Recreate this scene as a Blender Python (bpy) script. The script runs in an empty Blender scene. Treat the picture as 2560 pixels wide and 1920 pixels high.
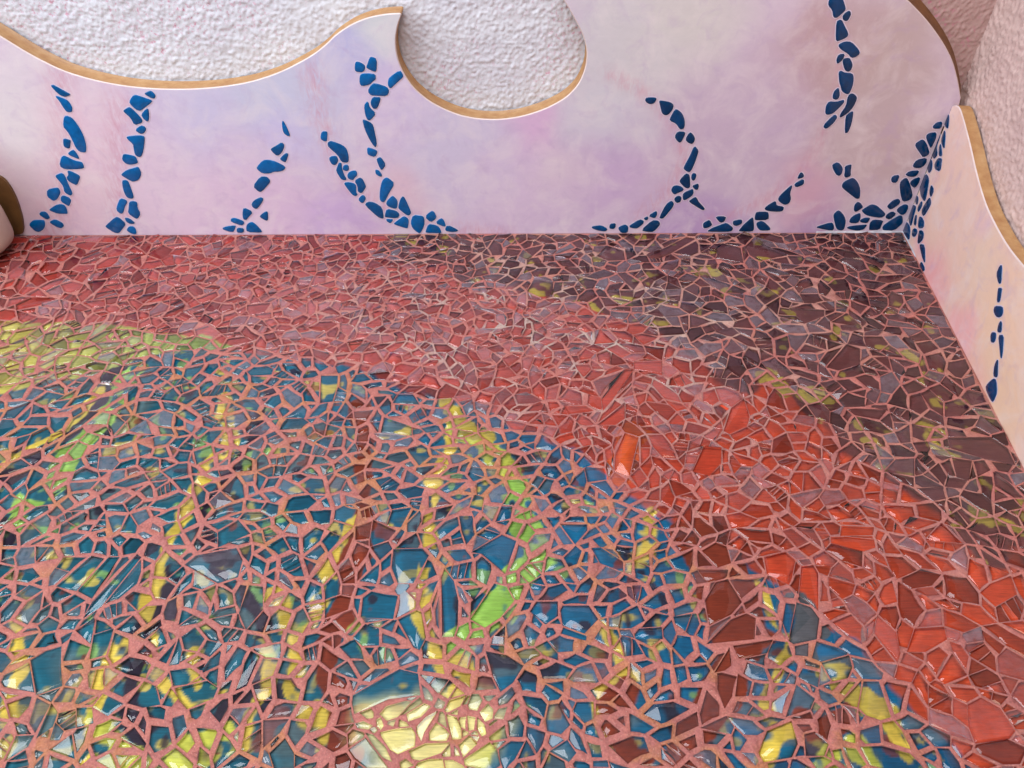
import bpy, bmesh, math, random, time
import numpy as np
from mathutils import Vector, geometry
T0 = time.time()
R = math.radians
scene = bpy.context.scene

# ---------------------------------------------------------------- camera
cam_d = bpy.data.cameras.new('camera')
cam = bpy.data.objects.new('camera', cam_d)
scene.collection.objects.link(cam)
cam.location = (0.0, -1.3204, 0.8)
cam.rotation_mode = 'QUATERNION'
pitch, roll = R(42.3), R(-0.2)
fw = Vector((0, math.cos(pitch), -math.sin(pitch)))
up0 = Vector((0, math.sin(pitch), math.cos(pitch)))
rt = Vector((1, 0, 0)) * math.cos(roll) + up0 * math.sin(roll)
up = up0 * math.cos(roll) - Vector((1, 0, 0)) * math.sin(roll)
from mathutils import Matrix
cam.rotation_quaternion = Matrix((rt, up, -fw)).transposed().to_quaternion()
cam_d.sensor_width = 36.0
cam_d.lens = 36.0 * 1923.0 / 2560.0
cam_d.clip_start = 0.02
cam_d.clip_end = 50.0
scene.camera = cam

# ---------------------------------------------------------------- room light and lamps
world = bpy.data.worlds.new('World')
scene.world = world
world.use_nodes = True
bg = world.node_tree.nodes['Background']
bg.inputs[0].default_value = (1.0, 0.96, 0.94, 1)
bg.inputs[1].default_value = 0.20

def area(name, loc, target, size, power, color, sy=None):
    l = bpy.data.lights.new(name, 'AREA')
    l.energy = power; l.color = color; l.size = size
    if sy: l.shape = 'RECTANGLE'; l.size_y = sy
    o = bpy.data.objects.new(name, l)
    scene.collection.objects.link(o)
    o.location = loc
    o.rotation_euler = (Vector(target) - Vector(loc)).to_track_quat('-Z', 'Y').to_euler()
    return o
area('window_light', (-2.1, -1.15, 1.65), (0.15, -0.1, 0.1), 1.7, 54.0, (0.90, 0.96, 1.0), 1.3)
area('room_light', (-0.1, -2.5, 1.3), (0.7, -0.35, 0.05), 0.9, 15.0, (1.0, 0.80, 0.62))
area('overhead_fill', (-0.35, -0.80, 2.1), (-0.05, -0.45, 0.0), 1.25, 36.0, (0.90, 0.93, 1.0))  # added lamp: makes glints and lights the paint under the glass
scene.view_settings.view_transform = 'Standard'
scene.view_settings.look = 'None'
scene.view_settings.exposure = 0.0
scene.view_settings.gamma = 1.0
scene.cycles.max_bounces = 10
scene.cycles.transparent_max_bounces = 16
scene.cycles.use_adaptive_sampling = True

# ---------------------------------------------------------------- measured layout (0.1 mm units on each plane)
STROKES='''
green 262 -6003,-4052 -6080,-4517 -6069,-5168 -6164,-5652 -6300,-6250 -6382,-6669 -6510,-7063
indigo 209 -6306,-4003 -6268,-4740 -6389,-5250 -6564,-5650 -6786,-6029 -6978,-6319
yellow 93 -6375,-4471 -6344,-4999 -6588,-5331 -6892,-5803 -7233,-6246
indigo 228 -3743,-4529 -3780,-4840 -3693,-5466 -3848,-5893 -3923,-6333 -3949,-6813
yellow 136 -4395,-4616 -4064,-5504 -4150,-5816 -4272,-6260 -4286,-6745 -4350,-7199 -4336,-7623 -4226,-8022 -4276,-8292 -4370,-8550 -4483,-8797 -4476,-9081 -4426,-9395 -4391,-9693 -4302,-10014
indigo 204 -4077,-6912 -3741,-7626 -3363,-8026 -3009,-8297 -2818,-8803 -2861,-9224 -3034,-9572
indigo 150 -4116,-7769 -4100,-8397 -4258,-8798 -4209,-9173 -3985,-9611 -3582,-9938
indigo 153 -6677,-6933 -6449,-7190 -6293,-7615
yellow 87 -4106,-8651 -4007,-8989 -3815,-9309 -3537,-9442 -3222,-9356
yellow 80 -3552,-8752 -3606,-8944 -3490,-9176
yellow 97 -5718,-8417 -5505,-8889 -5386,-9259 -5305,-9606
yellow 106 -2835,-8028 -2695,-8403 -2594,-8657 -2653,-8994 -2720,-9269 -2782,-9573 -2801,-9821
yellow 99 -2381,-9180 -2206,-9511 -2041,-9722 -1884,-10022 -1824,-10251
yelgreen 244 -4192,-9936 -3757,-10016 -3270,-9899 -2966,-9820
yelgreen 165 -4362,-9610 -4018,-9857
brown 246 -2269,-4760 -2115,-5433 -2006,-6341 -1972,-7209 -1985,-7633 -2002,-8086 -2077,-8405 -2060,-8950 -2030,-9271 -1921,-9576 -1776,-9824 -1673,-10214
yellow 124 -2078,-7018 -2202,-7208 -2192,-7632 -2255,-8003 -2392,-8455 -2456,-8707 -2390,-9134
yellow 131 -827,-5153 -914,-5677 -1020,-6202 -1088,-6759 -1055,-7637 -1129,-8089 -1073,-8460 -916,-8713 -828,-9001
yelgreen 247 -757,-5400 -463,-5521 -285,-5834 -59,-6134 49,-6561
olive 211 -963,-4854 -613,-5360 -290,-5522
green 282 49,-6491 159,-7092 303,-7464 237,-7759 -8,-7984 -197,-8255 -378,-8514 -552,-8739
yellow 175 -759,-9048 -589,-8908 -405,-9096 -613,-9321
yellow 112 1831,-6839 1758,-7225 1685,-7470 1523,-7648
yellow 104 1076,-8469 1116,-8769 1149,-9102 975,-9327 953,-9670 1040,-9954
yellow 106 1390,-9102 1269,-9009 1137,-9009
brown 576 2423,-7321 2535,-7768 2540,-8212 2590,-8627
brown 338 2590,-8627 2438,-9013 2219,-9331 1991,-9632 1769,-9956 1598,-10262
brown 200 1226,-9193 1078,-9501 1073,-9834 1273,-10033
yellow 98 2918,-7968 2989,-8267 3062,-8528 3061,-8825 2974,-9154 2721,-9550 2526,-9839
olive 255 3518,-9291 3781,-9403 3966,-9597
yellow 123 2907,-9718 2658,-9799 2528,-9998
yellow 106 3950,-9639 4018,-9844 4043,-10042
yelgreen 202 3521,-10040 3602,-9923
yelgreen 137 3245,-9961 3108,-10078
yelgreen 244 -901,-9987 -418,-9949 -300,-9830
orange 338 1761,-5452 1602,-5843 1482,-6178
brown 191 3034,-9636 3328,-9761 3589,-9595
grey 321 3467,-8269 3439,-8529 3218,-8826
olive 199 -1372,-527 -1215,-599
olive 212 1937,-2088 2083,-2173
olive 153 1473,-2312 1534,-2405
olive 177 3592,-1268 3724,-1347
olive 219 6369,-3626 6459,-3777
olive 172 4117,-4387 4162,-4570
olive 208 4406,-4571 4698,-4618
olive 186 5980,-5310 6191,-5433
olive 170 6011,-5592 6126,-5864
olive 155 5954,-6890 6041,-6989 6542,-7183
'''
BAND_PLUM='-2766,140 -2248,-592 -1640,-1009 -944,-1474 -210,-1794 360,-2043 851,-2166 1317,-2520 1902,-2861 2405,-3136 2884,-3454 3287,-4054 3817,-4478 4272,-5052 4734,-5467 5091,-6084 5394,-6585 5704,-6987 5997,-7367 6743,-8121 8356,-7063 12938,264 -2796,369'
BAND_YELLOW='-10716,-2844 -8729,-2745 -8261,-2725 -7703,-2751 -6976,-2866 -6393,-2978 -5683,-3090 -5189,-3179 -4649,-3329 -4457,-3434 -4691,-3535 -5059,-3615 -5579,-3612 -5951,-3660 -6247,-3906 -6428,-4098 -6767,-4191 -7228,-4282 -7525,-4446 -7852,-4535 -9579,-4723'
BAND_BLUE='-9579,-4723 -7852,-4535 -7525,-4446 -7228,-4282 -6767,-4191 -6428,-4098 -6247,-3906 -5951,-3660 -5579,-3612 -4697,-3515 -4149,-3620 -3340,-3774 -2682,-3876 -2133,-4168 -1720,-4513 -1403,-4631 -967,-4784 -602,-4873 -297,-5113 56,-5322 401,-5486 737,-5685 1111,-5991 1408,-6357 1699,-6637 1969,-6971 2191,-7195 2474,-7321 2732,-7534 3017,-7799 3243,-8052 3359,-8322 3577,-8530 3832,-8731 4002,-9019 4120,-9294 4258,-9598 4488,-9846 4553,-10159 4467,-10931 -5839,-10900'
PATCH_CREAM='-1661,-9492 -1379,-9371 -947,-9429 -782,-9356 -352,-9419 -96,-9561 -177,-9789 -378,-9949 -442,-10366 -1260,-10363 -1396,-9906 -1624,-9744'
BACK_OUTLINE='-9558,4736 -8995,4241 -8667,3986 -8385,3749 -8003,3441 -7585,3182 -7122,3026 -6625,2922 -6106,2872 -5573,2863 -5035,2896 -4481,2976 -3913,3143 -3336,3412 -3051,3604 -2875,3755 -2596,3916 -2329,4014 -2078,4062 -1882,4079 -1747,4079 -1827,3926 -1893,3727 -1909,3511 -1884,3302 -1798,3075 -1661,2857 -1429,2647 -1167,2497 -899,2388 -584,2322 -217,2306 193,2363 605,2498 947,2688 1156,2916 1262,3199 1272,3474 1191,3717 1075,3917 948,4118 818,4298 680,4618 587,5009 592,5436 2520,5533 4369,5267 5415,4801 5905,4533 6355,4250 6799,3922 7183,3576 7451,3277 7654,2961 7818,2663'
RIGHT_OUTLINE='-51,2482 0,2531 111,2584 229,2612 376,2596 702,2498 1213,2324 1587,2176 2032,2026 2458,1914 3022,1850 3493,1827 4039,1860 4671,1924 5427,2035 6336,2195'
BACK_STONES='''
-7867,2942 -7825,2945 -7743,2886 -7609,2789 -7619,2773 -7705,2744 -7768,2761 -7820,2818 -7869,2911
-7873,2753 -7834,2752 -7709,2694 -7677,2640 -7662,2557 -7695,2480 -7755,2473 -7788,2486 -7818,2577 -7829,2654
-7860,2400 -7784,2399 -7723,2343 -7675,2184 -7659,2022 -7681,1858 -7726,1741 -7765,1723 -7844,1741 -7880,1818 -7883,1928 -7893,2037 -7914,2131 -7954,2211
-8040,1976 -8004,1985 -7925,1955 -7938,1921 -7994,1811 -8031,1800 -8084,1832 -8072,1901
-7951,1776 -7919,1734 -7898,1615 -7918,1597 -7968,1622 -8055,1672 -8061,1707
-8158,1661 -8118,1644 -7993,1559 -7882,1537 -7871,1494 -7882,1411 -8056,1395 -8243,1395 -8317,1460 -8219,1623
-8208,1364 -8145,1355 -8029,1271 -8030,1228 -8147,1070 -8219,1111 -8277,1170 -8275,1229 -8218,1279
-8340,1319 -8303,1294 -8296,1192 -8302,1089 -8290,909 -8335,864 -8364,861 -8435,925 -8408,1045 -8434,1148 -8473,1237 -8459,1273
-8560,1021 -8515,1014 -8508,946 -8536,894 -8636,780 -8710,750 -8738,765 -8797,842 -8741,977
-8479,863 -8391,810 -8380,749 -8463,641 -8483,645 -8579,734 -8542,826
-8608,677 -8547,657 -8530,595 -8551,478 -8586,471 -8745,474 -8870,542 -8861,565 -8716,650
-9050,512 -8965,516 -8940,456 -8935,377 -9005,349 -9057,394 -9108,457
-8842,353 -8730,265 -8734,201 -8801,156 -8877,178 -8969,266 -8967,298
-9250,334 -9096,334 -9067,318 -9087,235 -9155,138 -9267,74 -9338,90 -9396,204 -9376,252 -9321,299
-6232,2835 -6187,2837 -6141,2768 -6171,2711 -6226,2714 -6311,2781 -6312,2797
-6515,2769 -6448,2763 -6237,2680 -6239,2648 -6446,2520 -6500,2492 -6562,2514 -6633,2624 -6607,2681
-6674,2557 -6635,2541 -6531,2378 -6514,2312 -6540,2273 -6681,2233 -6701,2365 -6788,2476 -6775,2502
-6367,2531 -6345,2520 -6359,2429 -6408,2305 -6441,2301 -6482,2351 -6497,2423
-6568,2226 -6510,2206 -6499,2153 -6572,2075 -6636,2075 -6699,2140
-6887,2022 -6700,2039 -6586,2032 -6577,1991 -6686,1744 -6760,1639 -6808,1632 -6854,1674 -6834,1814 -6819,1876 -6896,1979
-7070,1678 -7028,1686 -6887,1654 -6857,1625 -6852,1526 -6883,1505 -6998,1480 -7078,1499 -7125,1577
-6894,1433 -6872,1419 -6863,1303 -6951,1180 -7065,1140 -7117,1166 -7233,1261 -7234,1290 -7100,1377
-7269,1157 -7203,1172 -7163,1149 -7158,1046 -7162,851 -7189,790 -7269,798 -7305,851 -7307,987
-7427,795 -7335,763 -7324,714 -7404,622 -7490,474 -7545,474 -7588,545 -7532,653
-7220,737 -7150,721 -7142,683 -7170,598 -7154,465 -7231,371 -7277,358 -7389,474 -7326,606 -7283,714
-7487,380 -7401,363 -7319,252 -7427,244 -7482,292
-7657,393 -7603,388 -7505,244 -7621,132 -7717,38 -7805,52 -7925,174 -7909,206
-7460,188 -7383,188 -7355,131 -7376,17 -7448,14 -7527,75 -7535,116
-4042,2303 -4021,2280 -3990,2180 -3959,2012 -4020,2030 -4067,2087 -4065,2221
-4136,1904 -4094,1842 -4177,1703 -4273,1638 -4344,1725 -4362,1776 -4241,1842
-4106,1696 -4057,1678 -4132,1534 -4162,1520 -4234,1574 -4203,1612
-4552,1557 -4431,1563 -4331,1535 -4160,1427 -4207,1362 -4307,1331 -4400,1334 -4475,1298 -4616,1299 -4687,1371 -4697,1415
-4672,1229 -4570,1233 -4536,1204 -4506,1152 -4531,1100 -4719,922 -4772,930 -4851,1035
-4766,806 -4722,786 -4734,732 -4865,579 -4917,563 -4962,610 -4963,664 -4897,741
-5132,595 -4975,493 -5091,384 -5148,321 -5200,337 -5184,463
-4735,505 -4691,495 -4721,335 -4759,300 -4867,383 -4844,422
-5382,366 -5322,353 -5204,289 -5211,241 -5268,198 -5452,282 -5436,346
-5674,130 -5562,181 -5395,198 -5386,177 -5445,81 -5473,56 -5549,65
-5365,148 -5241,137 -5260,56 -5314,35 -5397,48
-5059,280 -4997,240 -4899,78 -4915,38 -5196,55 -5185,161 -5140,233
-2612,3309 -2568,3321 -2494,3285 -2457,3243 -2478,3177 -2524,3147 -2609,3153 -2639,3183
-2333,3400 -2247,3361 -2278,3158 -2327,3158 -2430,3213 -2433,3237 -2401,3296 -2367,3373
-2541,3116 -2405,3125 -2303,3104 -2307,3024 -2360,2994 -2416,2938 -2556,2908 -2587,2958 -2569,3068
-1878,3175 -1836,3102 -1837,3059 -1982,2943 -2075,2863 -2105,2925 -2094,2999 -2062,3060
-2352,2954 -2291,2950 -2124,2888 -2099,2819 -2148,2738 -2328,2747 -2421,2751 -2466,2820 -2400,2920
-2394,2717 -2275,2717 -2262,2687 -2319,2560 -2356,2515 -2407,2515 -2437,2573 -2440,2631
-2511,2637 -2481,2625 -2474,2535 -2373,2424 -2490,2307 -2534,2314 -2561,2399 -2563,2561
-2623,2314 -2585,2314 -2465,2247 -2444,2161 -2425,1890 -2448,1807 -2479,1821 -2542,1945 -2607,2148
-2608,1791 -2562,1791 -2440,1738 -2443,1689 -2492,1615 -2593,1648 -2618,1683
-2386,1612 -2310,1462 -2397,1352 -2425,1398 -2466,1555 -2442,1591
-2502,1364 -2445,1340 -2400,1238 -2445,1226 -2513,1274 -2515,1340
-2339,1208 -2288,1186 -2188,1082 -2321,881 -2417,706 -2473,699 -2503,760 -2478,942 -2415,1135
-2259,828 -2227,805 -2170,728 -2187,590 -2233,551 -2353,598 -2394,660 -2359,729
-2060,819 -2024,774 -1933,480 -1952,433 -2004,398 -2163,551 -2165,605 -2108,759
-1541,505 -1487,478 -1455,375 -1477,328 -1573,257 -1674,376
-1370,347 -1317,311 -1283,175 -1319,159 -1483,240
-1253,199 -1044,77 -1077,48 -1177,37 -1310,70
-1619,217 -1493,195 -1412,144 -1377,22 -1406,14 -1676,23 -1686,47
-1897,417 -1717,392 -1691,337 -1702,193 -1791,15 -1840,24 -1937,130 -1961,258
-2088,394 -2028,362 -1994,306 -2029,133 -2065,127 -2282,211 -2287,236
-2431,332 -2305,326 -2305,299 -2357,236 -2416,276
-2392,555 -2217,504 -2158,433 -2205,347 -2441,371 -2447,403
-2699,710 -2593,672 -2480,575 -2475,356 -2507,340 -2587,380 -2799,631 -2764,685
-2833,841 -2793,837 -2766,776 -2827,682 -2868,685 -2914,754
-3137,1101 -3027,1115 -2937,1078 -2914,1033 -2938,898 -2910,861 -2952,823 -3010,853 -3097,1004
-2831,1207 -2775,1173 -2733,1032 -2752,988 -2835,880 -2898,921 -2886,1033 -2929,1137
-2892,1351 -2861,1312 -2870,1247 -2919,1210 -2953,1159 -3006,1167 -3042,1196 -3047,1255 -2996,1327
-3070,1460 -3016,1464 -2999,1421 -3006,1371 -3035,1339 -3112,1357 -3106,1414
-3163,1507 -3121,1493 -3132,1385 -3112,1269 -3074,1164 -3129,1155 -3179,1182 -3242,1343 -3210,1414
-3310,1621 -3195,1642 -3168,1557 -3221,1472 -3270,1461 -3306,1486 -3332,1572
-3283,1913 -3223,1922 -3040,1836 -2985,1767 -2970,1641 -2988,1521 -3037,1507 -3114,1521 -3160,1656 -3306,1810 -3312,1872
-3381,2103 -3291,2103 -3286,2069 -3308,1961 -3328,1916 -3378,1927 -3426,1968
2350,2693 2501,2690 2526,2667 2493,2597 2426,2578 2359,2610 2332,2649
2577,2635 2615,2635 2769,2609 2839,2558 2825,2474 2772,2396 2718,2377 2655,2416 2606,2552
2875,2483 2914,2476 3006,2408 3068,2290 3086,2171 3055,2117 3002,2131 2937,2224 2807,2284 2818,2344
2977,2080 3112,2066 3110,2009 3060,1863 2996,1901 2939,1980
3192,2066 3250,2029 3303,1954 3302,1899 3272,1842 3203,1866 3138,1927
3316,1810 3403,1720 3401,1650 3368,1437 3322,1300 3269,1301 3193,1359 3193,1402 3273,1622
3241,1264 3297,1250 3323,1206 3366,999 3333,961 3277,977 3158,1089 3158,1140
3380,1276 3445,1249 3435,1139 3397,1120 3364,1162 3357,1235
3400,1013 3495,1058 3521,1028 3521,938 3475,931
3047,1012 3120,1022 3206,992 3261,924 3143,864 3092,837 3045,880 3021,933
3404,946 3434,931 3447,863 3426,803 3316,715 3272,727 3251,826 3278,879
3151,807 3207,796 3238,758 3225,674 3151,659 3098,743
3492,782 3532,748 3571,679 3719,532 3704,501 3652,516 3406,672 3394,703
3043,700 3080,681 3107,635 3096,565 2953,330 2912,318 2867,339 2962,628
2786,489 2816,434 2796,347 2763,331 2652,379
2626,367 2658,332 2635,287 2592,292 2573,332
2492,304 2574,268 2573,212 2471,108 2401,105 2313,133 2316,173
2734,280 2847,275 2894,219 2890,163 2793,26 2679,26 2547,59
2215,193 2286,141 2287,36 2254,7 2162,7 2097,93 2114,142
1924,207 2032,219 2033,126 1991,91 1918,110
1576,144 1624,160 1758,171 1884,94 1853,38 1709,59 1581,112
3835,285 3877,248 3922,168 3844,112 3767,101 3742,185 3754,225
3949,362 4160,358 4149,263 4093,223 4038,256
4165,215 4224,199 4349,102 4326,37 4243,21 3865,26 3862,47 3943,111
4311,262 4453,294 4491,262 4493,198 4403,150 4335,174
4663,333 4692,325 4757,84 4741,24 4476,31 4477,61 4538,181
4734,458 4937,458 4974,403 4996,284 4759,277 4728,301 4718,404
4790,229 4861,257 4931,228 5073,99 5076,50 4900,46 4831,100 4786,180
5025,685 5056,667 5081,590 5232,566 5232,480 5166,461 4968,473 4869,513 4895,583
5257,1011 5285,1007 5275,849 5322,742 5316,650 5263,612 5206,620 5098,697 5084,759 5141,865
5377,1290 5447,1227 5451,1183 5359,1147 5347,1184
5430,1135 5473,1124 5493,1036 5362,972 5314,1044
5088,4276 5290,4275 5320,4232 5381,4135 5382,4096 5294,3998 5249,3990 5217,4020 5185,4103 5097,4179 5086,4233
5442,4091 5475,4080 5495,4030 5472,3947 5440,3939 5391,3964 5373,4014 5393,4058
5340,3957 5380,3942 5427,3881 5542,3739 5536,3688 5400,3620 5361,3654 5295,3931
5437,3576 5522,3614 5631,3608 5787,3485 5825,3421 5774,3368 5705,3356 5638,3421 5497,3492 5444,3539
5478,3410 5579,3416 5568,3327 5499,3250 5466,3322
5577,3339 5670,3351 5724,3291 5762,3225 5754,3147 5712,3125 5653,3160 5584,3280
5559,3124 5604,3136 5656,3105 5801,3092 5843,3013 5865,2877 5842,2742 5783,2752 5708,2797 5666,2878 5620,2952
5614,2841 5639,2841 5687,2728 5683,2664 5644,2645 5588,2665 5571,2728 5581,2803
5533,2614 5662,2603 5772,2639 5794,2626 5794,2581 5686,2427 5633,2388 5560,2378 5524,2414 5504,2537
5854,2742 5902,2750 5969,2714 6006,2663 5988,2523 5921,2406 5807,2315 5795,2381 5858,2536 5840,2664
5680,2368 5723,2370 5756,2324 5728,2238 5642,2132 5599,2126 5561,2159 5578,2226
5937,2402 6002,2441 6019,2382 6041,2224 6032,2077 6016,2044 5976,2040 5903,2343
5919,1436 6013,1482 6132,1367 6145,1251 6111,1204 6049,1234 5955,1353
6162,1403 6261,1431 6276,1416 6294,1294 6327,1206 6250,1167 6205,1207 6196,1294
6354,1159 6412,1147 6506,1058 6580,939 6635,742 6576,731 6491,788 6250,955 6217,1015 6239,1089
6610,665 6672,642 6747,564 6735,526 6647,448 6603,479 6578,588
6890,610 6978,595 7055,548 7224,414 7232,367 7177,320 7001,344 6862,384 6755,471 6768,510
6288,484 6351,457 6451,354 6511,243 6529,82 6499,38 6408,58 6357,115 6256,323 6234,402
6234,224 6289,179 6330,82 6301,34 5984,103 5984,132
6731,424 6757,384 6779,289 6756,202 6591,210 6579,298 6638,385
6854,321 6952,320 6962,289 6947,201 6805,225 6784,273
6567,98 6626,138 6928,169 6950,153 6918,64 6814,32 6679,57
7035,280 7240,256 7232,192 7233,54 7037,47 7020,80 6994,209
7524,374 7574,350 7626,230 7619,174 7524,37 7310,38 7269,111 7294,175 7421,303
7348,461 7445,401 7359,279 7261,319 7264,398
7527,612 7603,592 7627,522 7620,420 7577,381 7523,397 7422,476 7449,554
7351,724 7388,716 7434,662 7420,601 7303,492 7220,555 7221,594 7278,694
7343,1151 7389,1155 7471,1055 7608,829 7622,738 7582,692 7481,665 7389,815 7307,1011 7298,1085
7116,1203 7236,1220 7231,1063 7141,1068 7104,1137
7337,1229 7388,1297 7571,1311 7555,1202 7482,1180 7396,1195
7631,1179 7648,1054 7610,950 7530,1002 7479,1062 7511,1136
7613,1558 7639,1476 7618,1404 7566,1361 7458,1365 7414,1405 7444,1519
7402,1916 7469,1875 7547,1785 7642,1631 7546,1568 7483,1632 7321,1793 7326,1855
7615,2044 7647,1922 7625,1750 7598,1771 7475,1930 7455,2004 7508,2038
7644,2245 7672,2118 7544,2115 7511,2152 7542,2225'''
RIGHT_STONES='''
-14,2372 68,2355 198,2208 120,2177 -27,2189 -66,2245 -64,2312
69,2117 170,2096 341,1912 306,1889 136,1918 80,1988
-66,2003 -20,2017 12,1957 27,1786 187,1709 120,1586 -49,1596 -55,1692 -45,1862 -73,1973
122,1884 189,1875 353,1789 348,1752 243,1715 131,1807
240,1665 380,1726 427,1714 530,1551 293,1481 204,1535
-25,1522 89,1521 189,1429 155,1340 93,1316 -9,1344 -47,1412
17,1249 165,1259 269,1211 400,958 386,876 157,871 8,941 -41,1050
395,1226 577,1214 578,1070 492,1067 403,1121
495,1010 554,1035 645,1005 670,959 597,687 477,671 405,729
-12,794 116,789 163,693 100,665 14,687
257,810 322,826 366,760 324,622 253,621 211,674
10,600 160,637 189,476 251,308 210,260 50,286 -12,376 -21,544
250,526 320,536 432,399 331,355 260,439
435,591 532,627 684,624 753,543 588,429 502,441 430,537
18,227 202,243 320,170 397,40 94,1 -132,54 -57,162
403,322 517,367 590,348 582,257 510,197 419,182 357,240
631,411 758,480 866,468 902,382 821,239 751,219 653,355
880,268 1054,353 1311,175 1295,133 1113,157 881,229
1187,78 1364,85 1430,50 1366,-9 1211,-17 1162,23
3503,1525 3558,1561 3743,1375 3689,1324 3519,1390
3735,1277 3820,1332 3862,1275 3930,1158 3865,1115 3766,1229
3868,1039 4040,1157 4117,1125 4135,1055 4087,991 4003,955 3895,969
4173,994 4240,978 4308,895 4274,853 4213,832 4161,928
4114,731 4201,787 4251,758 4284,673 4206,610 4115,673
4286,809 4392,898 4527,775 4619,643 4587,628 4453,713
4540,542 4577,561 4738,404 4729,360 4647,323 4553,446
4681,294 4752,332 4914,237 4948,68 4883,36 4619,53 4625,145'''
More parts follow.
